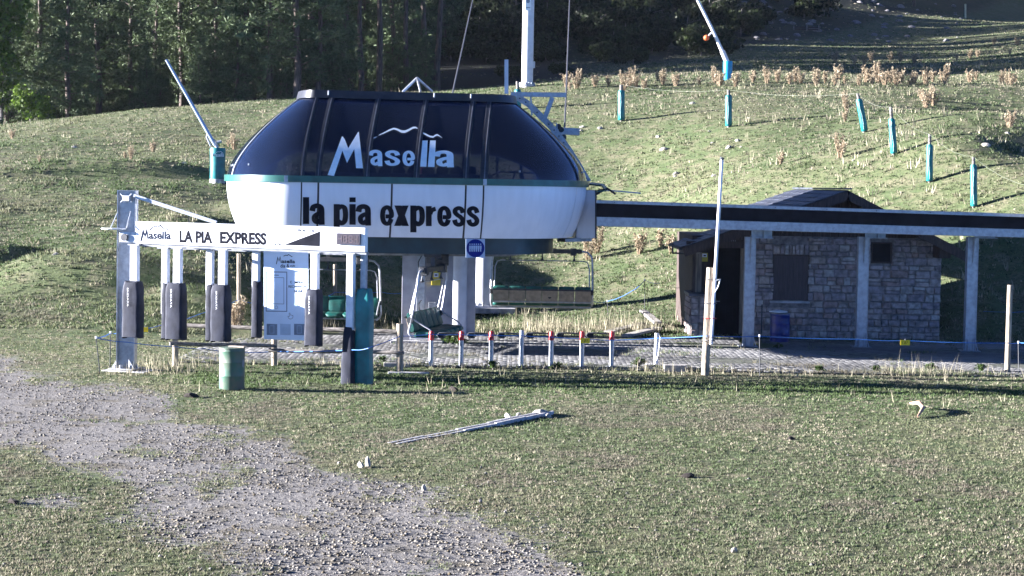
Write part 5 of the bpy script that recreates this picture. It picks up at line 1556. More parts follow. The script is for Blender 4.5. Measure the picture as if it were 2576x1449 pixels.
# hanging gate posts with padded covers
def tube_v(u, vt, vb, off, w, mat, name='gate_post'):
    return gbox(name, u - w / 2, u + w / 2, vt, vb, off + .07, .14, mat, bev=.018)
def pad(u0, u1, vt, vb, off, depth, mat, name='pad', shear=.0, ret_bottom=False, text=None, flare=0.0, parent=None, um=None):
    """fabric sleeve: rounded slab with gathered top and a notched lower hem"""
    n = 12; rows = 10
    aL = GP.sz(u0, (vt + vb) / 2, off)[0]; aR = GP.sz(u1, (vt + vb) / 2, off)[0]
    z1 = GP.sz((u0 + u1) / 2, vt, off)[1]; z0 = GP.sz((u0 + u1) / 2, vb, off)[1]
    ac = (aL + aR) / 2; hw = (aR - aL) / 2
    ring = []
    r_ = random.Random(int(u0 * 7 + vt))
    for j in range(rows + 1):
        t = j / rows; z = z1 + (z0 - z1) * t
        g = .80 if j == 0 else (.97 if j == 1 else 1.0)
        g *= 1 + flare * t
        row = []
        for k in range(n * 2):
            a = 2 * math.pi * k / (n * 2)
            ca, sa = math.cos(a), math.sin(a)
            ex = math.copysign(abs(ca) ** .28, ca) * hw * g; ey = math.copysign(abs(sa) ** .35, sa) * depth / 2 * g
            wr = (1 + .018 * math.sin(3 * a + j * 1.1 + u0) + .012 * r_.uniform(-1, 1))
            zz = z
            if j == rows: zz = z - .05 * abs(ca) ** 3 * (1 if ca < 0 else .6)
            if j == 0: zz = z + .03 * r_.uniform(-1, 1)
            row.append(GP.pt(ac + ex * wr, zz, off - depth / 2 + ey * wr))
        ring.append(row)
    m_ = n * 2; mb = MB(); vs = [q for rw_ in ring for q in rw_]
    fs = [(i * m_ + j, i * m_ + (j + 1) % m_, (i + 1) * m_ + (j + 1) % m_, (i + 1) * m_ + j) for i in range(rows) for j in range(m_)]
    fs += [tuple(range(m_)), tuple(reversed(range(rows * m_, rows * m_ + m_)))]
    mb.add(vs, fs)
    o = mb.build(name, MAT[mat], parent or gan, smooth=50)
    if text:
        text_px(text, (um - 1.6, vt + 15, um + 1.8, vt + 62), lambda u, v: GP.hit(u, v, off + depth * .03 + .012), 'sign_white', o, 'lettering', .0, rot='down')
    return o
BK = -1.6
for (u, vt, vb, w) in ((413, 624, 790, 15.5), (525, 628, 790, 15.5), (641, 630, 790, 15.5)):
    tube_v(u, vt, vb, BK, w, 'tube_white')
for (u0, u1, vt, vb) in ((404.5, 421, 714, 851), (515.5, 533.5, 717, 856), (631, 648, 708, 848)):
    pad(u0, u1, vt, vb, BK + .14, .30, 'grey_pvc')
for (u, vt, vb, w) in ((335.5, 616, 800, 18), (444, 624, 800, 18.5), (557.5, 628, 800, 18.5), (789, 637, 810, 18)):
    tube_v(u, vt, vb, .12, w, 'tube_white')
for (u0, u1, vt, vb, um) in ((304.5, 347, 709, 848, 321), (413, 456, 712, 853, 430), (527, 568, 717, 858, 544), (764, 799.5, 729, 869, 777)):
    pad(u0, u1, vt, vb, .42, .34, 'grey_pvc', text='SKIDATA', um=um)
# mounting plates on top of the gate posts
for (u, v, off) in ((335, 616, .2), (409, 624, BK + .1), (444, 624, .2), (519, 628, BK + .1), (557, 628, .2), (641, 631, BK + .1), (789, 636, .2), (878, 638, .1)):
    gbox('mounting_plate', u - 14, u + 14, v - 1.6, v + 1.2, off, .22, 'galv')
# cross arms carrying the rear posts
for u in (380, 484, 599, 700, 835):
    mb = MB(); mb.bar(GP.hit(u, 617, 0) , GP.hit(u, 617, 0) - GP.n * 1.75, .08, .08); mb.build('cross_arm', MAT['galv_dull'], gan)
mb = MB(); mb.bar(GP.hit(400, 622, BK), GP.hit(905, 640, BK), .08, .06); mb.build('rear_beam', MAT['galv_dull'], gan)
# right legs
leg = gbox('leg', 869.5, 886.5, 638, 966, .10, .16, 'tube_white', bev=.012)
pad(861, 884, 826, 967, .16, .26, 'grey_pvc', name='leg_pad', flare=.35, parent=leg)
leg2 = gbox('leg', 905, 917.5, 600, 966, -.16, .14, 'galv', bev=.012)
pad(891, 927, 728, 971, .02, .34, 'teal_pvc', name='leg_pad', flare=.04, parent=leg2)
# information panel hanging below the board
IP_OFF = -.70
ihit = lambda u, v, o=0.0: GP.hit(u, v, IP_OFF + o)
ib = thing('information_panel', 'pale blue information panel with a phone drawing hanging under the name board', 'sign', GP.hit(720, 855, IP_OFF))
i0, i1, i2, i3 = ihit(663, 629), ihit(775, 632), ihit(776, 857), ihit(664, 853)
mb = MB(); mb.hexa([i3, i2, i2 - GP.n * .02, i3 - GP.n * .02, i0, i1, i1 - GP.n * .02, i0 - GP.n * .02]); ip = mb.build('panel', nmat('panel_print', (.62, .72, .88), .4, 0, .03, 2), ib)
on_i = lambda u, v: ihit(u, v, .003)
ix = lambda x: 644 + x * .19445; iy = lambda y: 603.7 + y * .19445
poly_px([[(ix(a), iy(b)) for a, b in ((258, 312), (268, 314), (284, 240), (298, 282), (314, 236), (320, 296), (330, 296), (312, 205), (298, 262), (280, 212))]], on_i, 'navy_ink', ip, 'letter')
text_px('asella', (ix(330), iy(250), ix(505), iy(298)), on_i, 'navy_ink', ip, 'lettering', .03, skew=.02)
poly_px(ribbon([(ix(a), iy(b)) for a, b in ((358, 208), (390, 196), (405, 202), (420, 188), (440, 200), (468, 218))], 1.7), on_i, 'navy_ink', ip, 'mountain_line')
text_px('dia &', (ix(315), iy(312), ix(432), iy(358)), on_i, 'navy_ink', ip, 'lettering', .02)
text_px('nit', (ix(445), iy(320), ix(505), iy(348)), on_i, 'navy_ink', ip, 'lettering', .02)
def frame(x0, y0, x1, y1, w): return ribbon([(ix(x0), iy(y0)), (ix(x1), iy(y0 + 4)), (ix(x1), iy(y1 + 4)), (ix(x0), iy(y1)), (ix(x0), iy(y0))], w)
poly_px(frame(132, 412, 398, 920, 2.4), on_i, 'grey_ink', ip, 'phone_outline')
poly_px(frame(168, 484, 360, 824, 1.3), on_i, 'grey_ink', ip, 'phone_screen')
poly_px(ribbon([(ix(230), iy(454)), (ix(292), iy(456))], 2.2), on_i, 'grey_ink', ip, 'phone_speaker')
poly_px(ribbon([(ix(262 + 19 * math.cos(k * .628)), iy(872 + 20 * math.sin(k * .628))) for k in range(11)], .8), on_i, 'grey_ink', ip, 'phone_button')
for txt, x0, x1, y in (('C', 442, 466, 545), ('MPRA I', 500, 628, 548), ('RECARREGA', 420, 648, 602), ('NLINE', 494, 606, 662)):
    text_px(txt, (ix(x0), iy(y - 16), ix(x1), iy(y + 16)), on_i, 'navy_ink', ip, 'lettering', .02)
poly_px(ribbon([(ix(a), iy(b)) for a, b in ((420, 1010), (412, 985), (432, 990), (428, 945), (440, 945), (445, 972), (478, 975), (478, 1000), (465, 1020), (435, 1022), (420, 1010))], .8), on_i, 'navy_ink', ip, 'hand_symbol')
for x0, m_ in ((138, 'grey_ink'), (312, 'pale_blue_ink'), (492, 'grey_ink')):
    poly_px([[(ix(x0), iy(1084)), (ix(x0 + 136), iy(1088)), (ix(x0 + 136), iy(1232)), (ix(x0), iy(1228))]], on_i, m_, ip, 'icon_tile')
    poly_px(ribbon([(ix(x0 + 40), iy(1110)), (ix(x0 + 95), iy(1110)), (ix(x0 + 95), iy(1205)), (ix(x0 + 40), iy(1205)), (ix(x0 + 40), iy(1110))], .9), lambda u, v: ihit(u, v, .006), 'pale_blue_ink', ip, 'icon_line')
for u in (690, 752):
    mb = MB(); mb.bar(GP.hit(u, 622, IP_OFF - .01), GP.hit(u, 640, IP_OFF - .03), .05, .03); mb.build('hanger', MAT['galv'], ib)

# ================================================================ DRUMS
def drum(u, vbase, vtop, wpx, name, label, mat, rim, y=None):
    p = G(u, vbase); s = px(p.y); r_ = wpx / 2 * s; h = (vbase - vtop) * s
    root = thing(name, label, 'barrel', p)
    b = MB(); b.lathe([(r_ * .96, .01), (r_, .05), (r_, h * .32), (r_ * 1.02, h * .335), (r_, h * .35), (r_, h * .64), (r_ * 1.02, h * .655), (r_, h * .67), (r_, h * .90), (r_ * 1.025, h * .915), (r_, h * .93), (r_, h - .02), (r_ * .93, h - .02), (r_ * .92, h - .10)], (p.x, p.y, p.z), 36)
    bo = b.build('body', MAT[mat], root, smooth=40)
    t = MB(); t.lathe([(r_ * .93, h - .02), (r_ * 1.03, h - .025), (r_ * 1.035, h), (r_ * .93, h + .003)], (p.x, p.y, p.z), 36); t.build('rim', MAT[rim], root, smooth=60)
    l_ = MB(); l_.lathe([(r_ * .93, h - .055), (r_ * .93, h - .045)], (p.x, p.y, p.z), 36); l_.build('lid', MAT['rust' if mat == 'drum_green' else rim], root)
    return root, p, r_, h
gd, gp_, gr_, gh_ = drum(583, 980, 873, 64, 'green_drum', 'dented green oil drum with rusty lid on the grass before the gantry', 'drum_green', 'rust')
for o in gd.children:
    if o.name.startswith('rim'): o.data.materials[0] = MAT['drum_green']
    if o.name.startswith('body'):
        for vtx in o.data.vertices:          # dents
            c = vtx.co; a = math.atan2(c.y, c.x)
            for (da, dzz, amp, ra, rz) in ((-2.1, .55, .03, .5, .12), (-.9, .62, .018, .35, .1), (-1.6, .25, .012, .6, .1)):
                k = math.exp(-((a - da) / ra) ** 2 - ((c.z - dzz) / rz) ** 2) * amp
                vtx.co.x -= k * math.cos(a); vtx.co.y -= k * math.sin(a)
GDP = Plane((gp_.x, gp_.y - gr_ - .0, 0), (1, 0))
mb = MB(); mb.add([], [])
pt = MB(); z = gp_.z + gh_ * .62; ang0 = -.55
arc = [[(gp_.x + (gr_ + .004) * math.cos(ang0 + .35 * k / 5), gp_.y + (gr_ + .004) * math.sin(ang0 + .35 * k / 5), z + dz_ * (.5 + .5 * math.sin(k / 5 * math.pi))) for k in range(6)] for dz_ in (-.08, .12)]
pt.add([q for r2 in arc for q in r2], [(k, k + 1, 7 + k, 6 + k) for k in range(5)]); pt.build('bare_patch', MAT['galv_dull'], gd)
tp_ = gp_ + Vector((.10, .02, gh_ + .02)); mb = MB(); mb.box((gp_.x + .14, gp_.y - .02, gp_.z + gh_ + .022), (.42, .16, .03), -.5)
tag(mb.build('board_scrap', MAT['wood_pale'], origin=tp_, bevel=.006), 'pale scrap of board lying on the green drum', 'board')
bdrum, bp_, br_, bh_ = drum(1961, 862, 787, 49, 'blue_drum', 'blue drum standing by the stone hut wall', 'blue_drum', 'galv_dull')
mb = MB(); mb.lathe([(.05, bh_ + .0), (.28, bh_ + .03), (.27, bh_ + .06), (.1, bh_ + .09)], (bp_.x - .06, bp_.y, bp_.z), 20)
tag(mb.build('white_basin', MAT['sign_white'], origin=bp_ + Vector((0, 0, bh_))), 'small white lid lying on top of the blue drum', 'lid')

# ================================================================ WOODEN FENCE AND POSTS
fen = thing('rail_fence', 'low round-wood rail fence behind the gantry', 'fence', G(690, 920))
fp = {}
for (u, vt, vb) in ((441, 842, 925), (690, 852, 922), (1006, 814, 936)):
    b = G(u, vb - 2); t = P(u, vt, b.y); mb = MB(); mb.tube([b - Vector((0, 0, .1)), t], .075 if u < 1000 else .085, 14); mb.build('post', MAT['wood_post'], fen, smooth=50); fp[u] = b.y
def rail(u0, v0, y0, u1, v1, y1, r_=.05):
    mb = MB(); a_ = P(u0, v0, y0); b_ = P(u1, v1, y1); mb.tube([a_, a_.lerp(b_, .35) + Vector((0, 0, -.012)), a_.lerp(b_, .7) + Vector((0, 0, .008)), b_], [r_, r_ * .95, r_, r_ * .92], 12); mb.build('rail', MAT['wood_rail'], fen, smooth=60)
rail(446, 818, 50.5, 1012, 835, 49.4, .055); rail(427, 864, 48.6, 694, 870.5, 49.6); rail(676, 881, 49.5, 1016, 887.5, 48.8)
def wood_post(u0, v0, u1, v1, r_, label, y=None, cat='post'):
    b = G(u1, v1) if y is None else P(u1, v1, y); t = P(u0, v0, b.y - .0)
    mb = MB(); mb.tube([b - Vector((0, 0, .2)), b.lerp(t, .5), t], [r_ * 1.06, r_, r_ * .97], 16)
    return tag(mb.build('wooden_post', MAT['wood_post'], origin=b, smooth=50), label, cat), b, t
wood_post(601, 638, 601, 832, .065, 'tall bare wooden post behind the fence left of the panel', 61.0)
wood_post(843, 665, 843, 760, .07, 'wooden post behind the green cushioned chair', 71)
o, lb, lt = wood_post(1787, 673, 1773, 944, .095, 'leaning stout wooden post in front of the hut with a pale pole tied on')
wood_post(2541, 717, 2534, 938, .072, 'slim pale wooden post near the right edge')
mb = MB(); p0 = P(1789, 866, lb.y - .12); p1 = P(1816, 402, lb.y - .12)
mb.tube([p0, p1], .042, 12); pp_ = mb.build('flag_pole', MAT['lance_white'], origin=p0, smooth=50)
tag(pp_, 'long thin white pole tied to the leaning post', 'pole')
mb = MB(); c = P(1815, 402, lb.y - .12); mb.tube([c, c + Vector((.02, 0, .06))], .05, 8); mb.build('pole_cap', MAT['chair_dark'], pp_)
for v in (702, 762, 800, 848, 856):
    t = (v - 673) / (944 - 673); c = lt.lerp(lb, t) + Vector((.05, -.06, 0)); mb = MB()
    mb.tube([c + Vector((.15 * math.cos(k * .628), .15 * math.sin(k * .628), .01 * math.sin(k))) for k in range(11)], .010, 5); tag(mb.build('tie_wire', MAT['steel_rope' if v != 800 else 'red_paint'], pp_))
mb = MB(); mb.tube([P(1803, 705, lb.y - .25), P(1812, 702, lb.y - .25), P(1806, 722, lb.y - .25), P(1798, 735, lb.y - .25)], .012, 5); mb.build('cord', MAT['sign_white'], pp_)

# ================================================================ GATE ARMS (row of red capped posts)
order = ['first', 'second', 'third', 'fourth', 'fifth', 'sixth', 'last']
for k, u in enumerate((1084, 1160, 1235, 1311, 1386, 1463, 1538)):
    b = G(u, 924 + k * .4); s = px(b.y); root = thing('gate_post', 'x', 'gate post', b, 'start gate posts')
    root['label'] = ('plain grey start gate post between red capped ones' if k == 3 else '%s red capped start gate post counted from the left' % order[k if k < 3 else k - 1])
    if k == 6: root['label'] = 'red capped start gate post at right end of the row'
    zt = P(u, 833, b.y).z; zr = P(u, 856, b.y).z
    mb = MB(); mb.tube([(b.x, b.y, .03), (b.x, b.y, zr if k != 3 else zt)], .058, 16); mb.build('tube', MAT['galv'], root, smooth=40)
    mb = MB(); mb.box((b.x, b.y, .045), (.26, .24, .02)); mb.build('base_plate', MAT['galv_dull'], root)
    if k != 3:
        mb = MB(); mb.lathe([(.066, zr), (.066, zt - .05), (.055, zt - .01), (.03, zt)], (b.x, b.y, 0), 16); mb.build('red_cap', MAT['red_paint'], root, smooth=40)
    else:
        mb = MB(); mb.lathe([(.058, zt), (.05, zt + .02), (.01, zt + .03)], (b.x, b.y, 0), 16); mb.build('cap', MAT['galv'], root, smooth=40)
    if k > 0:
        ln = .60 if k > 3 else .56; z = P(u, 843, b.y).z; x0 = b.x - .06
        mb = MB(); mb.tube([(x0, b.y + .03, z + .03), (x0 - ln * .55, b.y + .03, z + .045), (x0 - ln * .92, b.y + .03, z + .04), (x0 - ln, b.y + .03, z - .02), (x0 - ln * .9, b.y + .03, z - .08), (x0 - ln * .70, b.y + .03, z - .08), (x0 - ln * .62, b.y + .03, z - .02)], .022, 7)
        ar = mb.build('swing_arm', MAT['chair_dark'], root, smooth=60)
        mb = MB(); mb.box((x0 - ln * .82, b.y + .03, z - .02), (ln * .28, .025, .11)); mb.build('arm_plate', MAT['rubber'], ar, bevel=.01)
b = G(1649, 922); root = thing('loop_post', 'grey post with a wire loop, right of the start gate row', 'post', b)
zt = P(1651, 838, b.y).z
mb = MB(); mb.tube([(b.x, b.y, .03), (b.x + .02, b.y, zt)], .055, 14); mb.build('tube', MAT['column_white'], root, smooth=40)
mb = MB(); mb.tube([(b.x + .06, b.y - .04, zt - .02), (b.x + .10, b.y - .05, zt - .10), (b.x + .06, b.y - .05, zt - .55), (b.x + .02, b.y - .05, zt - .70)], .012, 6); mb.build('wire_loop', MAT['sign_white'], root)
mb = MB(); mb.box((b.x, b.y, .05), (.5, .3, .03)); mb.build('base_plate', MAT['concrete'], root)
# concrete box sunk in the grass edge
p = G(1697, 934); mb = MB(); mb.box((p.x, p.y, .07), (.56, .34, .2), .03); tag(mb.build('concrete_box', MAT['concrete_pale'], origin=p, bevel=.015), 'pale concrete box in the grass between loop post and leaning post', 'box')
p = G(1012, 941); mb = MB(); mb.box((p.x + .15, p.y, .025), (1.0, .22, .05), .06); tag(mb.build('stone_slab', MAT['concrete'], origin=p, bevel=.012), 'flat grey stone slab at the foot of the right fence post', 'slab')
p = G(985, 922); mb = MB(); mb.box((p.x + .15, p.y, .05), (.7, .3, .1), .06); tag(mb.build('stone_slab', MAT['concrete_pale'], origin=p, bevel=.012), 'pale slab on the paving left of the right fence post', 'slab')
# concrete ramp edges beside the grass
p = T(1590, 815, 52); rp_ = thing('concrete_ramp', 'pale broken concrete ramp edge in dry grass left of the hut', 'ramp', p)
for (a, bb) in (((1532, 822, 62.0), (1618, 782, 66.0)), ((1575, 842, 60.9), (1655, 812, 63.0))):
    A_ = P(*a); B_ = P(*bb); A_.z = zat(A_.x, A_.y) + .05; B_.z = zat(B_.x, B_.y) + .12; mb = MB(); mb.bar(A_, B_, .34, .08); mb.build('ramp_edge', MAT['concrete_pale'], rp_, bevel=.02)
A_ = P(1618, 782, 66); B_ = P(1655, 812, 63.0); mb = MB(); mb.bar(A_, B_, .26, .08); mb.build('ramp_edge', MAT['concrete_pale'], rp_, bevel=.02)

# ================================================================ ROPES, STAKES, TAGS
def stake(u0, v0, u1, v1, label, y=None, r_=.012, mat='chair_dark'):
    b = G(u1, v1) if y is None else P(u1, v1, y); t = P(u0, v0, b.y)
    root = thing('rope_stake', label, 'stake', b)
    mb = MB(); mb.tube([b - Vector((0, 0, .05)), t], r_, 6); mb.build('rod', MAT[mat], root)
    mb = MB(); mb.tube([t - Vector((0, 0, .02)), t + Vector((0, 0, .04))], r_ * 2.2, 8); mb.build('insulator', MAT['sign_white'], root)
    return t
s1 = stake(242, 850, 252, 940, 'thin leaning rope stake left of the gantry post')
s2 = stake(278, 838, 277, 926, 'thin upright rope stake just left of the gantry post')
s3 = stake(1911, 846, 1912, 945, 'thin rope stake in front of the blue drum')
s4 = stake(2562, 862, 2563, 940, 'thin rope stake at the far right edge')
s5 = stake(1622, 705, 1622, 800, 'thin dark rope stake on the bank left of the hut', 67)
s6 = stake(1528, 758, 1530, 790, 'short rope stake behind the start gates', 68)
def rope(pts, label, r_=.011, mat='rope_blue', sag=0.0, name='barrier_rope'):
    mb = MB(); full = []
    for a_, b_ in zip(pts[:-1], pts[1:]):
        n = max(3, int((b_ - a_).length / .8))
        for k in range(n):
            t = k / n; full.append(a_.lerp(b_, t) - Vector((0, 0, sag * 4 * t * (1 - t))))
    full.append(pts[-1]); mb.tube(full, r_, 6)
    return tag(mb.build(name, MAT[mat], origin=pts[0], smooth=60), label, 'rope')
rope([s1, s2, P(300, 836, 48.4), P(410, 817, 52), P(505, 789, 57), P(601, 754, 61.0), P(680, 770, 62)], 'blue rope running from the left stakes up to the tall wooden post', sag=.03)
rope([s1, P(322, 861, 47.2), P(441, 872, 48.7), P(520, 878, 49), P(600, 886, 49.2), P(690, 884, 49.6), P(890, 880, 45.4), P(927, 876, 45.1)], 'blue rope sagging from the left stake past the green drum to the teal pad', sag=.02)
rope([P(928, 875, 45.1), P(1006, 846, 48.9), P(1084, 841, 50.1), P(1160, 842, 50.2), P(1235, 843, 50.2), P(1311, 844.5, 50.3), P(1386, 848, 50.4), P(1463, 852, 50.4), P(1538, 856, 50.5), P(1649, 851, 50.4), P(1778, 845, 49.2)], 'blue rope strung along the start gate posts', sag=.01)
rope([P(1778, 845, 49.0), s3 - Vector((0, 0, .0)), P(2160, 853.5, 49.5), P(2277, 857, 49.5), P(2537, 863, 49.3), s4, P(2700, 868, 49)], 'long straight blue rope across the front of the hut', sag=.02)
rope([P(745, 762, 63), P(795, 758, 66), P(843, 735, 70.8), P(960, 735, 72), P(1008, 738, 72)], 'blue rope behind the green cushioned chair', sag=.03)
rope([P(1492, 758, 67), s6, P(1590, 732, 67), s5, P(1660, 712, 70)], 'blue and white rope on the bank left of the hut', sag=.05)
rope([P(2380, 765, 66), P(2440, 782, 66), P(2545, 786, 62), P(2640, 780, 62)], 'thin rope in the shade right of the hut', .008)
def tag_plate(u, v, y, w, h, label, tri=True):
    c = P(u, v, y); root = thing('warning_tag', label, 'tag', c - Vector((0, 0, h / 2)))
    mb = MB(); mb.box(c, (w, .012, h), .05); mb.build('plate', MAT['yellow_tag'], root)
    mb = MB(); mb.tube([c + Vector((0, 0, h / 2 - .01)), c + Vector((0, 0, h / 2 + .03))], .01, 5); mb.build('hook', MAT['steel_rope'], root)
    if tri:
        for r1 in ribbon([(-.030, -.028), (0, .03), (.030, -.028), (-.030, -.028)], .008) + ribbon([(-.075, -.03), (-.055, .03)], .007) + ribbon([(.055, .03), (.075, -.03)], .007):
            mb = MB(); mb.add([(c.x + a_, c.y - .010, c.z + b_) for a_, b_ in r1] , [(0, 1, 2, 3)]); mb.build('mark', MAT['black_ink'], root)
tag_plate(365, 829, 50, .15, .12, 'yellow warning tag hanging from the rope left of the fence', False)
tag_plate(1472, 857, 50.3, .24, .13, 'yellow warning tag hanging among the start gate posts')
tag_plate(2277, 862, 49.4, .24, .13, 'yellow warning tag on the rope before the hut')
tag_plate(819, 749, 68.5, .11, .13, 'small yellow tag on the rope above the green chair', False)

# ================================================================ PADDED POSTS ON THE SLOPE
nm = ['leftmost', 'second', 'leaning', 'fourth', 'fifth', 'rightmost']
tops = []
for k, (u, v, ut, vt, vp) in enumerate(((1563, 308, 1563, 213, 226), (1833, 322, 1833, 226, 238), (2176, 335, 2158, 235, 248), (2249, 393, 2241, 269, 297), (2338, 465, 2339, 338, 362), (2450, 527, 2449, 395, 412), (1303, 262, 1302, 205, 224))):
    b = T(u, v) if k < 6 else P(1303, 262, 112)
    if k == 6: b.z = zat(b.x, b.y)
    t = P(ut, vt, b.y); pt_ = P(u + (ut - u) * (v - vp) / (v - vt), vp, b.y); s = px(b.y)
    lab = ('teal padded post at the foot of the tower behind the station' if k == 6 else '%s teal padded post in the row on the right slope' % nm[k])
    root = thing('padded_post', lab, 'post', b, 'teal padded posts on the slope')
    mb = MB(); mb.tube([b - Vector((0, 0, .2)), t], 4.2 * s, 12); mb.build('post', MAT['wood_rail'], root, smooth=50)
    mb = MB(); ax = (pt_ - b); rr = [7.2 * s, 8.6 * s, 8.8 * s, 8.3 * s, 8.6 * s, 8.4 * s, 6.6 * s]
    mb.tube([b + ax * f for f in (.03, .06, .3, .5, .7, .94, .985)], rr, 16); pd = mb.build('pad', MAT['teal_pvc'], root, smooth=60)
    mb = MB(); mb.tube([b + ax * (.08 + .84 * j / 14) + Vector((-.05 + .012 * (j % 2) - .02 * math.sin(j * .5 + k), -8.4 * s, 0)) for j in range(15)], .006, 5); mb.build('lacing', MAT['teal_lace'], pd)
    tops.append(t)
rope([tops[0], tops[1], tops[2], tops[3], tops[4], tops[5], P(2600, 470, 72)], 'pale string hanging between the teal padded posts', .004, 'rope_pale', .2, 'string')

# ================================================================ SNOW LANCES
p = P(547, 462, 90); p.z = zat(p.x, 90); s = px(90)
ln = thing('snow_lance', 'snow lance with teal cover and long pale pole left of the dome', 'snow lance', p)
zt = P(547, 372, 90).z; r_ = 19.5 * s
mb = MB(); mb.lathe([(r_ * 1.02, -.1), (r_ * 1.02, .16)], p, 24); mb.build('footing', MAT['concrete'], ln, smooth=40)
mb = MB(); mb.lathe([(r_ * .95, .16), (r_, .25), (r_ * .97, .8), (r_, 1.3), (r_ * 1.02, zt - p.z - .06), (r_ * .95, zt - p.z)], p, 24); cv = mb.build('cover', MAT['teal_pvc'], ln, smooth=50)
LP_ = Plane((p.x, p.y - r_ - .02, 0), (1, 0)); on_c = lambda u, v: LP_.hit(u, v, .012)
cx = lambda x: 496.4 + x * .1966; cyy = lambda y: 322 + y * .1966
text_px('Masella', (cx(200), cyy(322), cx(340), cyy(368)), on_c, 'logo_white', cv, 'lettering', .01)
poly_px(ribbon([(cx(a), cyy(b)) for a, b in ((240, 318), (265, 300), (280, 308), (298, 298), (318, 315), (332, 326))], .9), on_c, 'logo_white', cv, 'mountain_line')
mb = MB(); mb.tube([P(547, 372, 90), P(536, 352, 90)], .09, 10); mb.build('knuckle', MAT['galv'], ln, smooth=50)
mb = MB(); mb.tube([P(541, 365, 90), P(470, 240, 90), P(418, 150, 90)], [.085, .075, .06], 12); mb.build('pole', MAT['lance_blue'], ln, smooth=50)
mb = MB(); mb.tube([P(530, 368, 90.05), P(520, 345, 90.05), P(522, 335, 90)], .04, 8); mb.build('hydraulic_ram', MAT['galv'], ln, smooth=50)
c = P(546, 358, 89.9); mb = MB(); mb.tube([c, c + Vector((.2, 0, .04))], .07, 10); mb.build('valve', MAT['galv'], ln, smooth=50)
p = T(1830, 201); s = px(p.y)
l2 = thing('snow_lance', 'snow lance with bright blue cover and white pole on the right crest', 'snow lance', p)
zt = P(1830, 154, p.y).z; r_ = 11.5 * s
mb = MB(); mb.lathe([(r_ * .75, -.05), (r_ * .9, .15), (r_, .5), (r_ * 1.02, zt - p.z - .05), (r_ * .96, zt - p.z)], p, 20); mb.build('cover', MAT['lance_cover'], l2, smooth=50)
mb = MB(); mb.tube([P(1829, 156, p.y), P(1817, 128, p.y)], .16, 10); mb.build('knuckle', MAT['lance_white'], l2, smooth=50)
mb = MB(); mb.tube([P(1822, 140, p.y), P(1790, 70, p.y), P(1752, -6, p.y), P(1710, -90, p.y)], [.12, .10, .09, .08], 12); mb.build('pole', MAT['lance_white'], l2, smooth=50)
mb = MB(); mb.tube([P(1793, 80, p.y), P(1781, 91, p.y)], .05, 8); ar = mb.build('side_arm', MAT['lance_white'], l2, smooth=50)
c = P(1777, 95, p.y); bm = bmesh.new(); bmesh.ops.create_uvsphere(bm, u_segments=20, v_segments=14, radius=9.5 * s * .75); me = bpy.data.meshes.new('ball'); bm.to_mesh(me); bm.free()
mesh_obj('orange_ball', me, MAT['orange_ball'], l2, 80, c)

# ================================================================ FAR SMALL THINGS
p = T(2029, 78, 150); dk = thing('plank_barrier', 'low dark plank barrier on the shaded scree', 'barrier', p)
for j in range(2):
    a_ = P(1995, 68 + j * 5, p.y); b_ = P(2062, 70 + j * 5, p.y); mb = MB(); mb.bar(a_, b_, .06, .16); mb.build('plank', MAT['wood_brown'], dk)
for u in (1997, 2030, 2060):
    a_ = P(u, 64, p.y); mb = MB(); mb.bar(a_, Vector((a_.x, a_.y, p.z - 1.2)), .12, .12); mb.build('post', MAT['wood_rail'], dk)
p = T(2429, 46, 150); mb = MB(); mb.tube([p - Vector((0, 0, .3)), P(2428.5, 10, p.y)], .12, 10); tag(mb.build('marker_pole', nmat('pale_pole', (.62, .58, .36), .6), origin=p), 'pale yellow marker pole on the far upper right', 'pole')
# ================================================================ STONE HUT
YW = 62.0
hut = thing('stone_hut', 'small stone hut with slate roof and dark shutters behind the storage rail', 'hut', (P(2050, 850, YW).x, YW, 0))
HW = Plane((0, YW, 0), (1, 0))
def hs(u, v): return HW.sz(u, v)
x0 = hs(1884, 700)[0]; x1 = hs(2367, 700)[0]
zeave = hs(2100, 600)[1]
def hbox(name, xa, xb, ya, yb, za, zb, mat, parent=None, bev=0.0):
    mb = MB(); mb.box(((xa + xb) / 2, (ya + yb) / 2, (za + zb) / 2), (xb - xa, yb - ya, zb - za)); return mb.build(name, MAT[mat] if isinstance(mat, str) else mat, parent or hut, bevel=bev)
wall = hbox('wall', x0 + .01, x1 - .01, YW + .02, YW + 6.5, 0, 3.2, 'mortar')
hbox('porch_wall', hs(1745, 700)[0], x0, YW + .75, YW + 6.5, 0, 3.15, 'wood_brown')
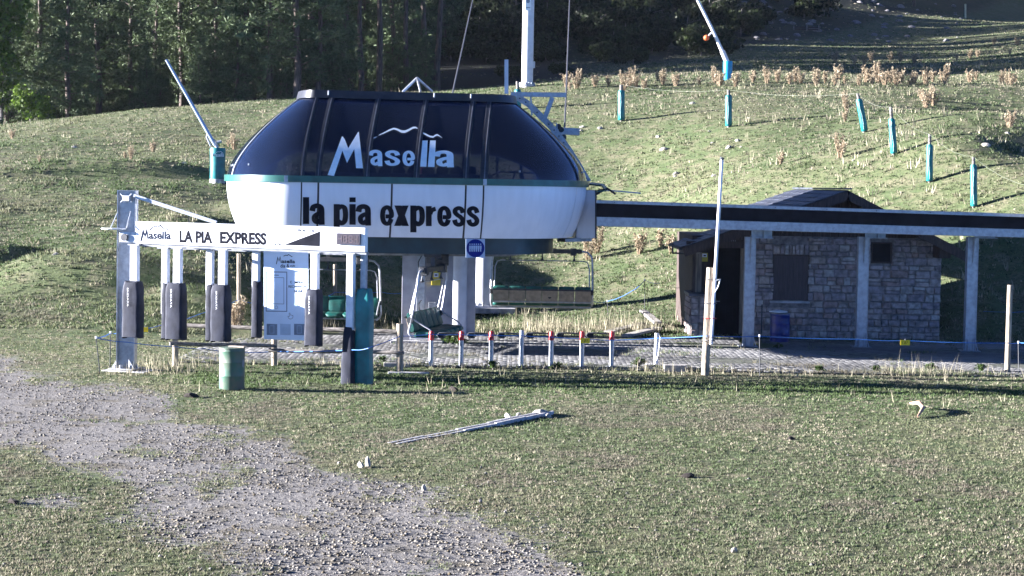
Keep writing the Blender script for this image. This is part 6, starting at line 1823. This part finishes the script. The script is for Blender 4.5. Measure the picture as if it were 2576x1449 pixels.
# openings in the stonework
def rect(u0, v0, u1, v1):
    a, zt = hs(u0, v0); b, zb = hs(u1, v1); return (a, b, zb, zt)
W1 = rect(1948, 643, 2030, 756); W2 = rect(2192, 609, 2243, 663)
sill = rect(1936, 756, 2036, 763); lint = rect(1944, 611, 2034, 642)
def clear(a, b, za, zb):
    for (ra, rb, rza, rzb) in (W1, W2, sill, lint):
        if a < rb - .01 and b > ra + .01 and za < rzb - .01 and zb > rza + .01: return False
    return True
rs = random.Random(5)
count = 0
extra = MB()
def stone(a, b, za, zb, forced=False):
    global count
    j = lambda s=.012: rs.uniform(-s, s)
    pr = .035 + rs.uniform(0, .035); g = .010
    f = [(a + g + j(), za + g + j()), (b - g + j(), za + g + j()), (b - g + j(), zb - g + j()), (a + g + j(), zb - g + j())]
    c = ((a + b) / 2, (za + zb) / 2)
    inn = [(c[0] + (p[0] - c[0]) * .86, c[1] + (p[1] - c[1]) * .80) for p in f]
    V_ = [(p[0], YW + .025, p[1]) for p in f] + [(p[0], YW - pr * .55, p[1]) for p in f] + [(p[0], YW - pr + j(.008), p[1]) for p in inn]
    F_ = [(0, 1, 5, 4), (1, 2, 6, 5), (2, 3, 7, 6), (3, 0, 4, 7), (4, 5, 9, 8), (5, 6, 10, 9), (6, 7, 11, 10), (7, 4, 8, 11), (8, 9, 10, 11)]
    if count < 300:
        mb = MB(); mb.add(V_, F_); mb.build('stone', rs.choice(STONES + STONES[:3]), wall); count += 1
    else:
        extra.add(V_, F_)
# vertical stones of the lintel
a = lint[0]
while a < lint[1] - .05:
    w = rs.uniform(.09, .15); stone(a, min(a + w, lint[1]), lint[2], lint[3] - rs.uniform(0, .06)); a += w
z = .03
while z < 3.12:
    h = rs.uniform(.15, .29); zt = min(z + h, 3.16); a = x0
    while a < x1 - .03:
        w = rs.uniform(.18, .50) * (1.15 if h > .23 else 1); b = min(a + w, x1)
        if x1 - b < .14: b = x1
        split = rs.random() < .22 and h > .22
        # trim against the openings
        segs = [(a, b)]
        for (ra, rb, rza, rzb) in (W1, W2, sill, lint):
            if z < rzb - .02 and zt > rza + .02:
                ns = []
                for (p, q) in segs:
                    if q <= ra or p >= rb: ns.append((p, q))
                    else:
                        if p < ra - .05: ns.append((p, ra))
                        if q > rb + .05: ns.append((rb, q))
                segs = ns
        for (p, q) in segs:
            if q - p < .06: continue
            if split:
                m_ = z + (zt - z) * rs.uniform(.4, .6); stone(p, q, z, m_); stone(p, q, m_, zt)
            else: stone(p, q, z, zt)
        a = b
    z = zt
if extra.v:
    tag(extra.build('stones', STONES[1], wall), kind='stuff')
# shutters, sill, small window, door
wa, wb, wza, wzb = W1
win = hbox('shutter', wa, wb, YW - .012, YW + .03, wza, wzb, 'shutter')
for k in range(7):
    xx_ = wa + (wb - wa) * (k + .5) / 7; hbox('shutter_board', xx_ - (wb - wa) / 14 + .004, xx_ + (wb - wa) / 14 - .004, YW - .028, YW - .010, wza + .03, wzb - .03, 'shutter', win, .003)
for (p, q, r_, s_) in ((wa - .04, wa, wza, wzb), (wb, wb + .04, wza, wzb), (wa - .04, wb + .04, wzb, wzb + .04)):
    hbox('shutter_frame', p, q, YW - .04, YW + .03, r_, s_, 'wood_brown', win)
hbox('window_sill', sill[0], sill[1], YW - .14, YW + .02, sill[2], sill[3], 'concrete', None, .008)
sw = hbox('small_window', W2[0], W2[1], YW - .005, YW + .03, W2[2], W2[3], 'door_dark')
for (p, q, r_, s_) in ((W2[0], W2[0] + .05, W2[2], W2[3]), (W2[1] - .05, W2[1], W2[2], W2[3]), (W2[0] + .05, W2[1] - .05, W2[2], W2[2] + .05), (W2[0] + .05, W2[1] - .05, W2[3] - .05, W2[3])):
    hbox('window_frame', p, q, YW - .03, YW + .0, r_, s_, 'wood_brown', sw)
xd0 = hs(1797, 700)[0]; xd1 = hs(1866, 700)[0]; zd = hs(1830, 618)[1]
door = hbox('door', xd0, xd1, YW + .55, YW + .62, .04, zd, 'door_dark')
for k in range(4):
    q = (xd1 - xd0) / 4; hbox('door_board', xd0 + q * k + .01, xd0 + q * (k + 1) - .01, YW + .53, YW + .552, .08, zd - .05, 'door_dark', door)
mb = MB(); mb.tube([(xd0 + .12, YW + .50, 1.1), (xd0 + .12, YW + .48, 1.1), (xd0 + .24, YW + .48, 1.1)], .015, 6); mb.build('handle', MAT['galv'], door)
hbox('door_jamb', xd1 + .005, hs(1877, 700)[0], YW + .4, YW + .60, 0, zd + .02, 'wood_pale')
hbox('door_head', xd0 - .1, x0 - .005, YW + .3, YW + .62, zd + .005, 3.15, 'wood_brown')
for k in range(8):
    xx_ = hs(1817 + 5 * k, 620)[0]; hbox('peg', xx_ - .012, xx_ + .012, YW + .24, YW + .30, zd + .05, zd + .19, 'galv_dull')
# cabinet, notice, post and low wall at the left end
cb_ = hbox('cabinet', hs(1750, 700)[0], hs(1768, 700)[0], YW + .45, YW + .72, 1.15, hs(1758, 636)[1], 'wood_pale')
hbox('cabinet_gap', hs(1758.5, 700)[0] - .006, hs(1758.5, 700)[0] + .006, YW + .445, YW + .452, 1.2, hs(1758, 640)[1], 'door_dark', cb_)
nb_ = rect(1769, 638, 1785, 660); no = hbox('notice', nb_[0], nb_[1], YW + .60, YW + .64, nb_[2], nb_[3], 'yellow_box')
hbox('notice_face', nb_[0] + .03, nb_[1] - .03, YW + .592, YW + .602, nb_[3] - .13, nb_[3] - .02, 'sign_white', no)
hbox('notice_mark', nb_[0] + .07, nb_[1] - .06, YW + .586, YW + .593, nb_[3] - .10, nb_[3] - .06, 'black_ink', no)
hbox('porch_post', hs(1742, 700)[0], hs(1750, 700)[0], YW + .1, YW + .25, 1.3, 3.0, 'wood_brown')
lwx0, lwx1 = hs(1733, 800)[0], hs(1771, 800)[0]
lw = hbox('low_wall', lwx0 + .03, lwx1 - .02, YW - .35, YW + 1.4, 0, 1.3, 'mortar')
hbox('wall_cap', lwx0 - .05, lwx1 + .03, YW - .45, YW + 1.45, 1.3, 1.38, 'slate', lw, .01)
z = .02
while z < 1.27:
    h = rs.uniform(.14, .24); zt = min(z + h, 1.295)
    for (p, q) in ((lwx0 + .03, lwx0 + .03 + rs.uniform(.2, .3)), (lwx0 + .29, lwx1 - .02)):
        mb = MB(); mb.box(((p + q) / 2, YW - .36, (z + zt) / 2), (q - p - .02, .07, zt - z - .02)); mb.build('stone', rs.choice(STONES), lw, bevel=.012)
    yy_ = YW - .33
    while yy_ < YW + 1.3:
        w = rs.uniform(.22, .42); mb = MB(); mb.box((lwx0 + .02, yy_ + w / 2, (z + zt) / 2), (.07, w - .02, zt - z - .02)); mb.build('stone', rs.choice(STONES), lw, bevel=.012); yy_ += w
    z = zt
# roof
YF = 60.9
pk = P(2134, 479, YF); le = P(1720, 622, YF); re_ = P(2437, 637, YF)
DUP, DLO = 11.5, 4.2
def roof_pt(t, d, side='l', lift=0.0):
    e = le if side == 'l' else re_
    q = pk.lerp(e, t); n = Vector((-(e.z - pk.z), 0, (e.x - pk.x))).normalized()
    if n.z < 0: n = -n
    return Vector((q.x, YF + d, q.z)) + n * lift
roof = MB()
for (t0, t1, d0, d1) in ((0, .70, 0, DUP), (.70, 1, 0, DLO)):
    roof.hexa([roof_pt(t0, d0, 'l', -.14), roof_pt(t1, d0, 'l', -.14), roof_pt(t1, d1, 'l', -.14), roof_pt(t0, d1, 'l', -.14), roof_pt(t0, d0), roof_pt(t1, d0), roof_pt(t1, d1), roof_pt(t0, d1)])
roof_o = roof.build('roof', MAT['wood_brown'], hut)
mb = MB(); mb.hexa([roof_pt(0, 0, 'r', -.14), roof_pt(1, 0, 'r', -.14), roof_pt(1, 7, 'r', -.14), roof_pt(0, 7, 'r', -.14), roof_pt(0, 0, 'r'), roof_pt(1, 0, 'r'), roof_pt(1, 7, 'r'), roof_pt(0, 7, 'r')])
mb.build('roof_slope', MAT['wood_brown'], hut)
nr = 15
for i in range(nr):
    t0 = i / nr; t1 = (i + 1.25) / nr
    dm = DUP if t0 < .68 else DLO; d = -.06 - (.23 if i % 2 else 0); 
    while d < dm:
        d2 = min(d + rs.uniform(.42, .52), dm + .02); dd = max(d, -.06)
        if d2 - dd > .08:
            l1 = .012; l2 = .034 + rs.uniform(0, .014)
            mb = MB(); mb.hexa([roof_pt(t0, dd, 'l', .002), roof_pt(min(t1, 1.02), dd, 'l', l2 - .018), roof_pt(min(t1, 1.02), d2 - .012, 'l', l2 - .018), roof_pt(t0, d2 - .012, 'l', .002),
                                roof_pt(t0, dd, 'l', l1), roof_pt(min(t1, 1.02), dd, 'l', l2), roof_pt(min(t1, 1.02), d2 - .012, 'l', l2), roof_pt(t0, d2 - .012, 'l', l1)])
            mb.build('slate', MAT['slate'], roof_o)
        d = d2
mb = MB(); mb.bar(pk + Vector((0, -.05, .05)), pk + Vector((0, DUP, .05)), .22, .05); mb.build('ridge_cap', MAT['slate'], roof_o)
for e in (le, re_):
    mb = MB(); mb.bar(pk + Vector((0, -.04, -.16)), e + Vector((0, -.04, -.16)), .05, .26); mb.build('barge_board', MAT['wood_brown'], roof_o)
# gable boards under the roof and beam ends
g0 = Vector((hs(1745, 600)[0], 0, 0)).x; 
nbd = 26; gx0, gx1 = le.x + .5, re_.x - .5
for k in range(nbd):
    xa = gx0 + (gx1 - gx0) * k / nbd; xb = gx0 + (gx1 - gx0) * (k + 1) / nbd - .012; xm = (xa + xb) / 2
    zt = (pk.z + (le.z - pk.z) * (pk.x - xm) / (pk.x - le.x) if xm < pk.x else pk.z + (re_.z - pk.z) * (xm - pk.x) / (re_.x - pk.x)) - .2
    if zt > 3.0: hbox('gable_board', xa, xb, YW + .03, YW + .08, 2.95 if xa > x0 - .1 else 3.05, zt, 'wood_brown')
hbox('beam_end', hs(2346, 630)[0], hs(2374, 630)[0], YF + .1, YW + .3, hs(2360, 647)[1], hs(2360, 615)[1], 'wood_brown', None, .01)
hbox('front_beam', hs(1722, 630)[0], x0, YF + .3, YF + .5, 2.82, 3.02, 'wood_brown')
for (u, v0, v1) in ((1696, 616, 640),):
    a_ = P(1692, 610, YF + 1.6); mb = MB(); mb.bar(a_, a_ + Vector((.0, 0, -.33)), .05, .05); mb.build('gutter_bracket', MAT['chair_dark'], roof_o)
    mb = MB(); mb.bar(a_ + Vector((0, 0, -.33)), a_ + Vector((.75, 0, -.36)), .05, .05); mb.build('gutter_bracket', MAT['chair_dark'], roof_o)
mb = MB(); mb.bar(P(1713, 626, YF), P(1713, 626, YF) + Vector((-.02, DLO, .0)), .10, .07); mb.build('gutter', MAT['chair_dark'], roof_o)
# dark pipe and tap by the wall
p = G(1908, 862); mb = MB(); mb.tube([(hs(1908, 800)[0], YW - .8, 0.02), (hs(1908, 800)[0], YW - .8, 1.1)], .02, 8); mb.build('stand_pipe', MAT['chair_dark'], hut)
hbox('wall_lamp', hs(1880, 640)[0] + .02, hs(1886, 640)[0] + .03, YW - .12, YW - .04, hs(1880, 645)[1], hs(1880, 605)[1], 'chair_dark')

# ================================================================ THIN MORNING HAZE
hz = MB(); hz.box((0, 200, 65), (700, 540, 140))
hzm = bpy.data.materials.new('haze'); hzm.use_nodes = True
hn = hzm.node_tree.nodes; hn.clear(); ho = hn.new('ShaderNodeOutputMaterial'); hv = hn.new('ShaderNodeVolumePrincipled')
hv.inputs['Color'].default_value = (.86, .91, 1.0, 1); hv.inputs['Density'].default_value = .00004; hv.inputs['Anisotropy'].default_value = .2
hzm.node_tree.links.new(hv.outputs[0], ho.inputs['Volume'])
hzo = hz.build('haze', hzm); tag(hzo, 'thin bluish morning haze over the slope', 'haze', kind='stuff')
